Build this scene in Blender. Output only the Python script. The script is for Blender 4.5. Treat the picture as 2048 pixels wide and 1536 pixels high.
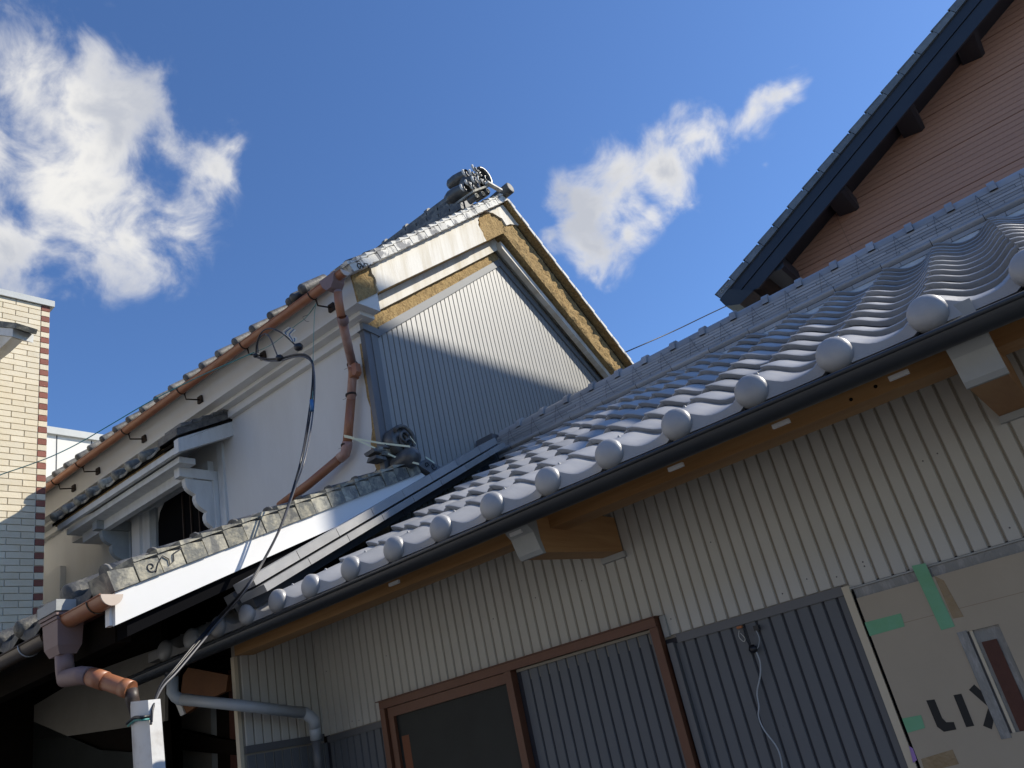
import bpy, math, random
from mathutils import Vector, Matrix
random.seed(7)
C = bpy.context.scene.collection
R = math.radians
for o in list(bpy.data.objects): bpy.data.objects.remove(o)

# ------------------------------------------------------------------ camera, sky, sun, exposure
CR = Vector((0.76055188, 0.6150029, -0.20816404))
CU = Vector((0.40683928, -0.20154455, 0.89098911))
CF = Vector((-0.50600656, 0.76233275, 0.40349242))
FL = 1633.975
cam = bpy.data.cameras.new('camera'); co = bpy.data.objects.new('camera', cam); C.objects.link(co)
m = Matrix((( CR.x, CU.x, -CF.x, 0), (CR.y, CU.y, -CF.y, 0), (CR.z, CU.z, -CF.z, 0), (0, 0, 0, 1)))
co.matrix_world = m
cam.sensor_width = 36; cam.lens = FL/2048*36; cam.clip_start = .05; cam.clip_end = 3000
bpy.context.scene.camera = co
GZ = -1.6            # street level: the camera (origin) is held 1.6 m above it

SUN = Vector((1.0, 1.11, 1.22)).normalized()
EL = math.asin(SUN.z); AZ = math.atan2(SUN.x, SUN.y)
sl = bpy.data.lights.new('sun', 'SUN'); sl.energy = 4.4; sl.angle = R(.45); sl.color = (1, .93, .80)
so = bpy.data.objects.new('sun', sl); C.objects.link(so)
so.rotation_euler = (-SUN).to_track_quat('-Z', 'Y').to_euler(); so.location = SUN*40

w = bpy.data.worlds.new('World'); bpy.context.scene.world = w; w.use_nodes = True
nt = w.node_tree; N = nt.nodes; Lk = nt.links; N.clear()
def nd(t, **k):
    n = N.new(t)
    for a, b in k.items():
        if a.startswith('i_'): n.inputs[int(a[2:])].default_value = b
        else: setattr(n, a, b)
    return n
out = nd('ShaderNodeOutputWorld'); bg = nd('ShaderNodeBackground'); bg.inputs[1].default_value = .103
Lk.new(bg.outputs[0], out.inputs[0])
sky = nd('ShaderNodeTexSky', sky_type='NISHITA', sun_disc=False, sun_elevation=EL, sun_rotation=AZ,
         altitude=60, air_density=1.0, dust_density=.25, ozone_density=4.0)
tc = nd('ShaderNodeTexCoord')
# clouds: blobs at fixed directions of the sky, broken up by noise
BL = [((-.8653, .3519, .3570), .125), ((-.8304, .3594, .4257), .11), ((-.80, .40, .4472), .10), ((-.8787, .2937, .3765), .12)]
CLOUDS = 'BLOBS'
def px(x, y, t=1.0):
    return (CF + CR*((x-1024)/FL) - CU*((y-768)/FL))*t
def blob_list():
    b = []
    for x, y, r in [(60, 230, 170), (170, 190, 130), (250, 260, 125), (330, 300, 95), (120, 360, 190), (250, 420, 150), (40, 500, 130),
                    (330, 430, 100), (400, 330, 84), (430, 270, 58), (450, 340, 50), (380, 420, 60), (250, 520, 52), (200, 115, 62), (470, 290, 34), (30, 160, 90), (60, 560, 80),
                    (-120, 300, 260), (-150, 500, 200),
                    (1180, 430, 80), (1250, 370, 86), (1330, 340, 82), (1200, 500, 66), (1190, 555, 32), (1400, 300, 62), (1440, 255, 40), (1300, 430, 40), (1260, 470, 40),
                    (1480, 232, 44), (1515, 215, 42), (1585, 165, 34), (1555, 190, 38), (1610, 158, 20), (1440, 245, 50), (1400, 275, 62), (1500, 222, 46), (1535, 200, 40), (1570, 180, 36), (1480, 270, 24), (1350, 410, 28), (1610, 160, 12), (1385, 420, 15), (1525, 322, 9),
                    (1340, 290, 40), (1145, 470, 40)]:
        d = px(x, y).normalized(); b.append((d, r/FL*(1.3 if x > 1000 else 1.08)))
    return b
prev = None
nrm = nd('ShaderNodeVectorMath', operation='NORMALIZE'); Lk.new(tc.outputs['Generated'], nrm.inputs[0])
wn = nd('ShaderNodeTexNoise'); wn.inputs['Scale'].default_value = 9; wn.inputs['Detail'].default_value = 4
Lk.new(nrm.outputs[0], wn.inputs['Vector'])
wsub = nd('ShaderNodeVectorMath', operation='SUBTRACT'); wsub.inputs[1].default_value = (.5, .5, .5); Lk.new(wn.outputs['Color'], wsub.inputs[0])
wsc = nd('ShaderNodeVectorMath', operation='SCALE'); wsc.inputs['Scale'].default_value = .035; Lk.new(wsub.outputs[0], wsc.inputs[0])
wad = nd('ShaderNodeVectorMath', operation='ADD'); Lk.new(nrm.outputs[0], wad.inputs[0]); Lk.new(wsc.outputs[0], wad.inputs[1])
for d, r in blob_list():
    dist = nd('ShaderNodeVectorMath', operation='DISTANCE'); dist.inputs[1].default_value = d; Lk.new(wad.outputs[0], dist.inputs[0])
    mr = nd('ShaderNodeMapRange'); mr.inputs['From Min'].default_value = 0; mr.inputs['From Max'].default_value = r*1.4
    mr.inputs['To Min'].default_value = min(1.0, .34+r*(12 if d.x > -.5 else 8)); mr.inputs['To Max'].default_value = 0; Lk.new(dist.outputs['Value'], mr.inputs['Value'])
    if prev is None: prev = mr.outputs[0]
    else:
        mx = nd('ShaderNodeMath', operation='SMOOTH_MAX'); mx.inputs[2].default_value = .12; Lk.new(prev, mx.inputs[0]); Lk.new(mr.outputs[0], mx.inputs[1]); prev = mx.outputs[0]
fn = nd('ShaderNodeTexNoise'); fn.inputs['Scale'].default_value = 15; fn.inputs['Detail'].default_value = 9; fn.inputs['Roughness'].default_value = .56; fn.inputs['Distortion'].default_value = .35
SEED = (5.5, 5.1, 8.3)
sh = nd('ShaderNodeVectorMath', operation='ADD'); sh.inputs[1].default_value = SEED; Lk.new(nrm.outputs[0], sh.inputs[0]); Lk.new(sh.outputs[0], fn.inputs['Vector'])
fm = nd('ShaderNodeMath', operation='MULTIPLY_ADD'); fm.inputs[1].default_value = 1.9; fm.inputs[2].default_value = -1.0; Lk.new(fn.outputs[0], fm.inputs[0])
ad = nd('ShaderNodeMath', operation='ADD'); Lk.new(prev, ad.inputs[0]); Lk.new(fm.outputs[0], ad.inputs[1])
# fade noise away from any blob so the rest of the sky stays clear
ms = nd('ShaderNodeMapRange', interpolation_type='SMOOTHSTEP'); ms.inputs['From Min'].default_value = .24; ms.inputs['From Max'].default_value = .92
Lk.new(ad.outputs[0], ms.inputs['Value'])
gate = nd('ShaderNodeMapRange', interpolation_type='SMOOTHSTEP'); gate.inputs['From Min'].default_value = .10; gate.inputs['From Max'].default_value = .38; Lk.new(prev, gate.inputs['Value'])
mask = nd('ShaderNodeMath', operation='MULTIPLY'); Lk.new(ms.outputs[0], mask.inputs[0]); Lk.new(gate.outputs[0], mask.inputs[1])
pw = nd('ShaderNodeMath', operation='POWER'); pw.inputs[1].default_value = 1.25; Lk.new(mask.outputs[0], pw.inputs[0])
# thick parts turn grey
gn = nd('ShaderNodeTexNoise'); gn.inputs['Scale'].default_value = 7; gn.inputs['Detail'].default_value = 6; Lk.new(nrm.outputs[0], gn.inputs['Vector'])
ga = nd('ShaderNodeMath', operation='MULTIPLY_ADD'); ga.inputs[1].default_value = 1.6; ga.inputs[2].default_value = -.75; Lk.new(gn.outputs[0], ga.inputs[0])
gb = nd('ShaderNodeMath', operation='ADD'); Lk.new(ga.outputs[0], gb.inputs[0]); Lk.new(ad.outputs[0], gb.inputs[1])
gr = nd('ShaderNodeMapRange', interpolation_type='SMOOTHSTEP'); gr.inputs['From Min'].default_value = .55; gr.inputs['From Max'].default_value = 1.25; Lk.new(gb.outputs[0], gr.inputs['Value'])
cc = nd('ShaderNodeMix', data_type='RGBA'); cc.inputs['A'].default_value = (6.6, 6.5, 6.3, 1); cc.inputs['B'].default_value = (3.9, 4.1, 4.6, 1)
Lk.new(gr.outputs[0], cc.inputs['Factor'])
tint = nd('ShaderNodeVectorMath', operation='MULTIPLY'); tint.inputs[1].default_value = (.78, .97, 1.22); Lk.new(sky.outputs[0], tint.inputs[0])
mixc = nd('ShaderNodeMix', data_type='RGBA'); Lk.new(pw.outputs[0], mixc.inputs['Factor']); Lk.new(tint.outputs[0], mixc.inputs['A']); Lk.new(cc.outputs['Result'], mixc.inputs['B'])
Lk.new(mixc.outputs['Result'], bg.inputs[0])

vs = bpy.context.scene.view_settings
vs.view_transform = 'Standard'; vs.look = 'None'; vs.exposure = .42; vs.gamma = 1; vs.use_curve_mapping = False

# ------------------------------------------------------------------ helpers
def onx(x, y, X): d = px(x, y); return d*(X/d.x)
def ony(x, y, Y): d = px(x, y); return d*(Y/d.y)
def onz(x, y, Z): d = px(x, y); return d*(Z/d.z)

class MB:
    def __init__(s): s.v = []; s.f = []; s.sm = []
    def quad(s, *p, smooth=False):
        n = len(s.v); s.v += [tuple(q) for q in p]; s.f.append(tuple(range(n, n+len(p)))); s.sm.append(smooth)
    def hexa(s, p):       # 8 corners: bottom 4 ccw, top 4 ccw
        n = len(s.v); s.v += [tuple(q) for q in p]
        for f in ((3, 2, 1, 0), (4, 5, 6, 7), (0, 1, 5, 4), (1, 2, 6, 5), (2, 3, 7, 6), (3, 0, 4, 7)):
            s.f.append(tuple(n+i for i in f)); s.sm.append(False)
    def box(s, x0, x1, y0, y1, z0, z1):
        s.hexa([(x0, y0, z0), (x1, y0, z0), (x1, y1, z0), (x0, y1, z0), (x0, y0, z1), (x1, y0, z1), (x1, y1, z1), (x0, y1, z1)]); return s
    def prism(s, poly, d0, d1, ax):     # polygon (2 coords) pushed along axis ax between d0 and d1
        def P(a, b, d):
            return (d, a, b) if ax == 'x' else ((a, d, b) if ax == 'y' else (a, b, d))
        n = len(s.v); k = len(poly)
        s.v += [P(a, b, d0) for a, b in poly] + [P(a, b, d1) for a, b in poly]
        s.f.append(tuple(n+i for i in range(k))); s.f.append(tuple(n+k+i for i in reversed(range(k)))); s.sm += [False]*2
        for i in range(k):
            j = (i+1) % k; s.f.append((n+i, n+k+i, n+k+j, n+j)); s.sm.append(False)
        return s
    def tube(s, pts, r, n=8, cap=True):
        pts = [Vector(p) for p in pts]; rs = r if isinstance(r, (list, tuple)) else [r]*len(pts)
        base = len(s.v); prevn = None
        for i, p in enumerate(pts):
            a = pts[max(i-1, 0)]; b = pts[min(i+1, len(pts)-1)]; t = (b-a).normalized()
            if prevn is None:
                prevn = t.orthogonal().normalized()
            prevn = (prevn - t*prevn.dot(t)).normalized(); bn = t.cross(prevn)
            for k in range(n):
                th = 2*math.pi*k/n; q = p + (prevn*math.cos(th)+bn*math.sin(th))*rs[i]; s.v.append(tuple(q))
        for i in range(len(pts)-1):
            for k in range(n):
                a = base+i*n+k; b = base+i*n+(k+1) % n; s.f.append((a, b, b+n, a+n)); s.sm.append(True)
        if cap:
            s.f.append(tuple(base+k for k in reversed(range(n)))); s.f.append(tuple(base+(len(pts)-1)*n+k for k in range(n))); s.sm += [False]*2
        return s
    def lathe(s, prof, org, axis, n=16):    # prof: (dist along axis, radius)
        axis = Vector(axis).normalized(); e1 = axis.orthogonal().normalized(); e2 = axis.cross(e1); org = Vector(org); base = len(s.v)
        for d, r in prof:
            for k in range(n):
                th = 2*math.pi*k/n; s.v.append(tuple(org+axis*d+(e1*math.cos(th)+e2*math.sin(th))*max(r, 1e-4)))
        for i in range(len(prof)-1):
            for k in range(n):
                a = base+i*n+k; b = base+i*n+(k+1) % n; s.f.append((a, b, b+n, a+n)); s.sm.append(True)
        return s
    def grid(s, P, smooth=True):   # P rows of points
        base = len(s.v); nr = len(P); nc = len(P[0])
        for row in P: s.v += [tuple(q) for q in row]
        for i in range(nr-1):
            for j in range(nc-1):
                a = base+i*nc+j; s.f.append((a, a+1, a+nc+1, a+nc)); s.sm.append(smooth)
        return s
    def mesh(s, name, off=(0, 0, 0)):
        me = bpy.data.meshes.new(name); ox, oy, oz = off
        me.from_pydata([(a-ox, b-oy, c-oz) for a, b, c in s.v], [], s.f)
        me.polygons.foreach_set('use_smooth', s.sm); me.update(); return me

WL = {}
def thing(name, label, cat, loc, group=None, kind=None):
    o = bpy.data.objects.new(name, None); C.objects.link(o); o.location = loc; o.empty_display_size = .2
    o['label'] = label; o['category'] = cat
    if group: o['group'] = group
    if kind: o['kind'] = kind
    WL[o] = Vector(loc); return o
def link(name, me, mat, parent=None, loc=(0, 0, 0), rot=None):
    o = bpy.data.objects.new(name, me); C.objects.link(o)
    if mat and not me.materials: me.materials.append(mat)
    L = Vector(loc); WL[o] = L
    if parent: o.parent = parent; o.location = L - WL[parent]
    else: o.location = L
    if rot: o.rotation_euler = rot
    return o
def part(name, mb, mat, parent=None, label=None):
    n = len(mb.v); c = (sum(v[0] for v in mb.v)/n, sum(v[1] for v in mb.v)/n, sum(v[2] for v in mb.v)/n)
    o = link(name, mb.mesh(name, c), mat, parent, c)
    if label: o['label'] = label
    return o
def tag(o, label, cat, group=None, kind=None):
    if label: o['label'] = label
    if cat: o['category'] = cat
    if group: o['group'] = group
    if kind: o['kind'] = kind
    return o
def B(x0, x1, y0, y1, z0, z1): return MB().box(x0, x1, y0, y1, z0, z1)

# ------------------------------------------------------------------ materials
MATS = {}
def mat(name, col, rough=.6, metal=0, spec=.5, c2=None, scale=6, amt=.5, bump=0, bscale=60, stretch=(1, 1, 1), detail=6, lo=.35, hi=.65, rnd=0, coat=0, rvar=0, dist=0):
    if name in MATS: return MATS[name]
    M = bpy.data.materials.new(name); M.use_nodes = True; t = M.node_tree; b = t.nodes['Principled BSDF']
    b.inputs['Base Color'].default_value = (*col, 1); b.inputs['Roughness'].default_value = rough; b.inputs['Metallic'].default_value = metal
    b.inputs['Specular IOR Level'].default_value = spec
    if coat: b.inputs['Coat Weight'].default_value = coat
    g = t.nodes.new('ShaderNodeNewGeometry'); mp = t.nodes.new('ShaderNodeMapping'); mp.inputs['Scale'].default_value = stretch
    t.links.new(g.outputs['Position'], mp.inputs['Vector'])
    cur = None
    if c2 is not None:
        n = t.nodes.new('ShaderNodeTexNoise'); n.inputs['Scale'].default_value = scale; n.inputs['Detail'].default_value = detail; n.inputs['Roughness'].default_value = .62; n.inputs['Distortion'].default_value = dist
        t.links.new(mp.outputs[0], n.inputs['Vector'])
        r = t.nodes.new('ShaderNodeMapRange'); r.inputs['From Min'].default_value = lo; r.inputs['From Max'].default_value = hi; r.inputs['To Max'].default_value = amt
        t.links.new(n.outputs[0], r.inputs['Value'])
        mx = t.nodes.new('ShaderNodeMix'); mx.data_type = 'RGBA'; mx.inputs['A'].default_value = (*col, 1); mx.inputs['B'].default_value = (*c2, 1)
        t.links.new(r.outputs[0], mx.inputs['Factor']); cur = mx.outputs['Result']
        if rvar:
            rr = t.nodes.new('ShaderNodeMath'); rr.operation = 'MULTIPLY_ADD'; rr.inputs[1].default_value = rvar; rr.inputs[2].default_value = rough
            t.links.new(n.outputs[0], rr.inputs[0]); t.links.new(rr.outputs[0], b.inputs['Roughness'])
    if rnd:
        oi = t.nodes.new('ShaderNodeObjectInfo'); r2 = t.nodes.new('ShaderNodeMapRange'); r2.inputs['To Min'].default_value = 1-rnd; r2.inputs['To Max'].default_value = 1+rnd
        t.links.new(oi.outputs['Random'], r2.inputs['Value'])
        vm = t.nodes.new('ShaderNodeVectorMath'); vm.operation = 'SCALE'
        if cur: t.links.new(cur, vm.inputs[0])
        else: vm.inputs[0].default_value = col
        t.links.new(r2.outputs[0], vm.inputs['Scale']); cur = vm.outputs[0]
    if cur: t.links.new(cur, b.inputs['Base Color'])
    if bump:
        n2 = t.nodes.new('ShaderNodeTexNoise'); n2.inputs['Scale'].default_value = bscale; n2.inputs['Detail'].default_value = 7
        t.links.new(mp.outputs[0], n2.inputs['Vector'])
        bp = t.nodes.new('ShaderNodeBump'); bp.inputs['Strength'].default_value = bump; bp.inputs['Distance'].default_value = .01
        t.links.new(n2.outputs[0], bp.inputs['Height']); t.links.new(bp.outputs[0], b.inputs['Normal'])
    MATS[name] = M; return M
tile_m = mat('silver_tile', (.34, .34, .34), .36, .12, .5, c2=(.42, .415, .41), scale=9, amt=.7, bump=.06, bscale=180, rnd=.15, rvar=.14)
old_tile = mat('old_tile', (.085, .085, .088), .62, 0, .4, c2=(.26, .25, .22), scale=22, amt=.8, bump=.3, bscale=70, rnd=.2, lo=.4, hi=.75)
lime_tile = mat('limewashed_tile', (.25, .25, .25), .8, 0, .3, c2=(.72, .70, .64), scale=10, amt=1, bump=.3, bscale=60, rnd=.12, lo=.42, hi=.49, dist=.5)
lime_white = mat('limewashed_far_tile', (.74, .73, .69), .8, 0, .3, c2=(.30, .30, .30), scale=8, amt=1, bump=.2, bscale=60, rnd=.08, lo=.58, hi=.66)
worn_tile = mat('worn_tile', (.16, .16, .15), .8, 0, .3, c2=(.46, .43, .34), scale=13, amt=1, bump=.35, bscale=70, rnd=.25, lo=.42, hi=.62, dist=.5)
dark_eave = mat('dark_eave_tile', (.07, .07, .068), .6, 0, .4, c2=(.24, .22, .17), scale=22, amt=.8, bump=.35, bscale=70, rnd=.2, lo=.48, hi=.75)
lichen_tile = mat('lichen_tile', (.19, .19, .17), .85, 0, .3, c2=(.48, .44, .33), scale=26, amt=1, bump=.35, bscale=80, rnd=.2, lo=.42, hi=.7)
plaster = mat('white_plaster', (.72, .71, .68), .8, 0, .3, c2=(.60, .58, .54), scale=1.5, amt=.6, bump=.12, bscale=26, stretch=(1.6, 1, .5), lo=.42, hi=.75)
plaster_w = mat('weathered_plaster', (.80, .77, .70), .8, 0, .3, c2=(.56, .49, .36), scale=2.0, amt=.9, bump=.2, bscale=30, stretch=(1, 4.5, .55), lo=.42, hi=.72, dist=.3)
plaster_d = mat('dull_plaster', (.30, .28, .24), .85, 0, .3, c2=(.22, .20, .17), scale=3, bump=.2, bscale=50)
mud = mat('mud_plaster', (.44, .31, .145), .95, 0, .1, c2=(.27, .18, .085), scale=26, amt=.9, bump=1.0, bscale=55, lo=.40, hi=.62, dist=1.2)
siding_g = mat('grey_metal_siding', (.32, .315, .295), .5, .0, .5, c2=(.28, .28, .27), scale=2, amt=.6, bump=.03, bscale=25, stretch=(1, 1, .3), rnd=.03)
siding_d = mat('dark_metal_siding', (.14, .15, .162), .5, 0, .35, c2=(.12, .13, .145), scale=2, amt=.6, bump=.03, bscale=25, stretch=(1, 1, .3), rnd=.04)
trim_g = mat('grey_metal_trim', (.17, .178, .185), .6, 0, .35, c2=(.20, .21, .215), scale=5, bump=.03)
trim_d = mat('dark_metal_trim', (.13, .135, .145), .45, .1)
groove_m = mat('siding_groove', (.022, .024, .035), .6)
cream_s = mat('cream_siding', (.55, .54, .50), .5, 0, .4, c2=(.53, .52, .47), scale=3, amt=.6, bump=.04, bscale=40, stretch=(1, 1, .3), rnd=.03)
cream_g = mat('cream_siding_groove', (.30, .27, .22), .8)
white_b = mat('white_board', (.80, .80, .79), .45, 0, .4, c2=(.74, .74, .73), scale=2, bump=.02, bscale=12)
white_w = mat('white_wood', (.66, .67, .66), .7, 0, .3, c2=(.48, .48, .46), scale=14, amt=.6, bump=.2, bscale=60, stretch=(1, 1, .3), lo=.45, hi=.75)
grey_w = mat('grey_painted_wood', (.34, .37, .38), .7, 0, .3, c2=(.26, .28, .28), scale=12, bump=.2)
pipe_m = mat('copper_brown_pipe', (.38, .165, .08), .34, 0, .5, c2=(.30, .11, .06), scale=9, amt=.8, bump=.04, rvar=.15)
pipe_w = mat('weathered_brown_pipe', (.36, .17, .12), .4, 0, .5, c2=(.46, .33, .29), scale=11, amt=.8, bump=.1, stretch=(1, 1, .3))
joint_m = mat('faded_pink_joint', (.25, .17, .16), .55, 0, .4, c2=(.19, .125, .115), scale=9, bump=.06)
lid_m = mat('gutter_end_cap', (.60, .50, .42), .5, c2=(.52, .40, .30), scale=20)
bronze_g = mat('brown_gutter', (.10, .075, .055), .4, .3, c2=(.06, .045, .035), scale=8)
blackg = mat('black_gutter', (.030, .033, .038), .32, 0, .5, c2=(.045, .048, .05), scale=5, rvar=.15)
iron = mat('rusty_black_iron', (.03, .022, .018), .7, .2, c2=(.07, .035, .02), scale=40)
wood_o = mat('new_cedar', (.44, .26, .115), .6, 0, .3, c2=(.28, .14, .05), scale=9, amt=.8, bump=.1, bscale=50, stretch=(.12, 1, 2.5), dist=.4)
wood_y = mat('new_cedar_beam', (.52, .30, .13), .6, 0, .3, c2=(.34, .16, .06), scale=7, amt=.8, bump=.1, bscale=50, stretch=(1, .12, 2.5), dist=.4)
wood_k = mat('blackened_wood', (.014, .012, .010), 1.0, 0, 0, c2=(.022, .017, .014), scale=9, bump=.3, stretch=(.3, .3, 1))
wood_r = mat('red_brown_wood', (.10, .035, .022), .7, c2=(.06, .02, .014), scale=9, bump=.2)
frame_b = mat('brown_frame', (.15, .062, .034), .45, .1, .5, c2=(.11, .045, .025), scale=10, bump=.05)
glass_k = mat('dark_window_glass', (.018, .020, .019), .5, 0, .25, c2=(.04, .045, .042), scale=2.5, bump=.02, bscale=8)
darkin = mat('dark_interior', (.008, .008, .009), 1.0, 0, 0)
roof_felt = mat('black_roofing_felt', (.012, .013, .015), 1, 0, 0, c2=(.03, .03, .032), scale=9, bump=.2)
brick_c = mat('cream_brick', (.78, .70, .54), .75, 0, .3, c2=(.72, .62, .44), scale=7, amt=.8, bump=.15, bscale=80, rnd=.07)
brick_r = mat('red_brick', (.30, .12, .09), .8, 0, .3, c2=(.22, .08, .06), scale=9, bump=.2, bscale=80, rnd=.1)
mortar_m = mat('pale_mortar', (.64, .61, .55), .9, bump=.2)
mortar_w = mat('white_roof_mortar', (.68, .67, .62), .85, c2=(.52, .48, .40), scale=20, bump=.2)
concrete = mat('pale_coping', (.52, .54, .53), .6, c2=(.44, .46, .45), scale=8, bump=.1)
terra = mat('terracotta_siding', (.54, .30, .205), .85, 0, .25, c2=(.49, .255, .19), scale=60, amt=.7, bump=.5, bscale=90, rnd=.03, stretch=(.5, 1, 1.2))
terra_g = mat('terracotta_joint', (.34, .18, .12), .9)
barge_k = mat('blue_black_bargeboard', (.028, .034, .048), .45, 0, .4, c2=(.04, .046, .06), scale=4, bump=.05)
grey_t = mat('grey_verge_tile', (.20, .215, .225), .5, .1, .5, c2=(.13, .14, .15), scale=9, amt=.9, bump=.15, rnd=.14)
white_wall = mat('white_wall', (.78, .77, .72), .8, c2=(.70, .69, .63), scale=2, bump=.08)
asphalt = mat('asphalt', (.13, .127, .122), .9, c2=(.09, .088, .085), scale=40, amt=1, bump=.4, bscale=120)
cable_k = mat('black_cable', (.012, .013, .018), .4, 0, .5)
cable_b = mat('blue_cable', (.05, .16, .34), .4)
cable_t = mat('teal_cable', (.06, .28, .26), .45)
cable_w = mat('pale_wire', (.72, .72, .66), .5)
ribbon_m = mat('pale_yellow_ribbon', (.70, .72, .52), .5)
pvc_g = mat('grey_pvc', (.42, .46, .50), .4, c2=(.36, .40, .43), scale=5)
pvc_w = mat('dirty_white_cover', (.66, .66, .65), .5, c2=(.42, .38, .34), scale=7, amt=.8, bump=.1, lo=.5, hi=.75)
card = mat('cardboard', (.46, .395, .30), .85, c2=(.40, .34, .255), scale=5, bump=.05, bscale=30)
film = mat('grey_plastic_film', (.20, .21, .21), .25, 0, .6, c2=(.36, .36, .36), scale=14, amt=.8, bump=.5, bscale=24, stretch=(3, 1, 1), lo=.5, hi=.7)
btape = mat('brown_packing_tape', (.26, .18, .09), .25, c2=(.34, .26, .16), scale=20, bump=.3)
gtape = mat('green_masking_tape', (.15, .40, .20), .5, c2=(.20, .50, .34), scale=9, bump=.15)
ptape = mat('purple_tape', (.34, .20, .50), .5)
ink = mat('black_print', (.018, .017, .016), .7)
tan_s = mat('tan_trim', (.62, .54, .40), .6)
chalk = mat('white_end_board', (.40, .41, .40), .6, c2=(.30, .31, .30), scale=9, bump=.1)
screw = mat('steel_screw', (.6, .6, .6), .25, .9)

# ------------------------------------------------------------------ ground
g = part('ground', B(-60, 60, -60, 60, GZ-.3, GZ), asphalt); tag(g, None, None, kind='structure')

# ------------------------------------------------------------------ FRONT HOUSE (new silver roof)
YE, ZE = 2.378, .846; TH = R(26.4); ct, st = math.cos(TH), math.sin(TH)
def slope(x, v, w_, ye=YE, ze=ZE, th=TH):
    return Vector((x, ye+v*math.cos(th)-w_*math.sin(th), ze+v*math.sin(th)+w_*math.cos(th)))
def prof(u):
    g_ = u if u < .5 else .5+.5*((u-.5)/.5)**1.5
    return .052*(.5+.5*math.cos(2*math.pi*g_))**1.15-.020
house = thing('front_house', 'low front house with new silver pantile roof, cream ribbed upper wall and dark lower wall', 'house', (-1.5, 3.2, GZ))
roof = part('roof', MB().prism([(slope(0, .06, -.062).y, slope(0, .06, -.062).z), (slope(0, 2.36, -.062).y, slope(0, 2.36, -.062).z), (slope(0, 2.36, -.082).y, slope(0, 2.36, -.082).z), (slope(0, .06, -.082).y, slope(0, .06, -.082).z)], -4.05, 1.7, 'x'), roof_felt, house)
def tile_mesh(W, L, nu=12, th_=.0240, lip=.006, tilt=.030):
    mb = MB(); W2 = W+.008
    us = [i/nu for i in range(nu+1)]
    def P(u, v, dw=0): return (u*W2, v, prof(u)+lip*(1-u)+tilt*(1-v/L)-.031+dw)
    mb.grid([[P(u, .0, -.004) for u in us], [P(u, .006) for u in us], [P(u, L) for u in us]])
    mb.grid([[P(u, .007, -th_) for u in us], [P(u, 0, -.004) for u in us]]); mb.grid([[P(u, .05, -th_) for u in us], [P(u, .007, -th_) for u in us]])
    mb.grid([[P(0, L, -th_), P(0, .002, -th_)], [P(0, L), P(0, .0, -.004)]], False)
    mb.grid([[P(1, .002, -th_), P(1, L, -th_)], [P(1, 0, -.004), P(1, L)]], False)
    return mb.mesh('roof_tile')
EXP = .2035
tm = tile_mesh(.2645, EXP+.03)
cols = [-.187-.2645*k for k in range(-5, 11)] + [-3.068]
for x in cols:
    for r_ in range(1, 12):
        v = EXP*r_-.012
        if x < -3.0 and r_ > 0:
            continue
        jx = random.uniform(-.0015, .0015)
        link('roof_tile', tm, tile_m, roof, slope(x+jx, v, random.uniform(0, .002)), (TH+R(random.uniform(-.25, .25)), 0, 0))
def eave_mesh(W, L, nu=14, R0=.0535):
    mb = MB(); us = [i/nu for i in range(nu+1)]; us = sorted(set(us+[.11, .12, .13]))
    def P(u, v, dw=0): return Vector((u*W, v, prof(u)+.006*(1-u)+.020*(1-v/L)-.022+dw))
    dn = Vector((0, -st, -ct))
    mb.grid([[P(u, -.012, -.004) for u in us], [P(u, -.004) for u in us], [P(u, L) for u in us]])
    def h(u):
        wb = -.047 if u < .78 else -.047+.050*((u-.78)/.22)**1.5
        hh = max(.018, prof(u)+.006*(1-u)-.006-wb)
        return hh if u > .13 else .004+(hh-.004)*max(0, (u-.11)/.02)
    low = [P(u, -.012, -.004)+dn*h(u) for u in us]
    mb.grid([low, [P(u, -.012, -.004) for u in us]])
    mb.grid([[q+Vector((0, ct*.022, -st*.022)) for q in low], low])
    # end ball: short roll with a domed face that looks at the street
    ax = Vector((0, ct, -st)); o_ = Vector((0, -.030, .002))
    pr_ = [(-.025, .0001), (-.0245, .012), (-.0222, .024), (-.0175, .036), (-.0105, .0455), (-.0045, .0505), (.0005, .0528), (.005, R0), (.020, R0), (.026, R0-.004), (.045, R0-.008)]
    mb.lathe(pr_, o_, ax, 22)
    mb.lathe([(0, .006), (.006, .0045), (.008, .0005)], P(.04, .085)+Vector((0, 0, -.001)), (0, 0, 1), 6)
    return mb.mesh('eave_tile')
em = eave_mesh(.2645, EXP+.02); em2 = eave_mesh(.232, EXP+.02)
for k in range(-5, 10): link('eave_tile', em, tile_m, roof, (-.187-.2645*k, YE, ZE), (TH, 0, 0))
link('eave_tile', eave_mesh(.2645, EXP+.02), tile_m, roof, (-.187-.2645*10, YE, ZE), (TH, 0, 0))
for x in (-3.068, -3.295, -3.527, -3.758, -3.995): link('eave_tile', em2, tile_m, roof, (x, YE, ZE), (TH, 0, 0))
tm2 = tile_mesh(.232, EXP+.03)
for x, n_ in ((-3.527, 1), (-3.758, 1), (-3.995, 0)):
    for r_ in range(1, n_+1): link('roof_tile', tm2, tile_m, roof, slope(x, EXP*r_-.012, 0), (TH, 0, 0))
half = MB()
half.box(-4.16, -4.005, YE-.02, YE+.13, ZE-.035, ZE+.012)
part('end_tile', half, tile_m, roof)
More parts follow.
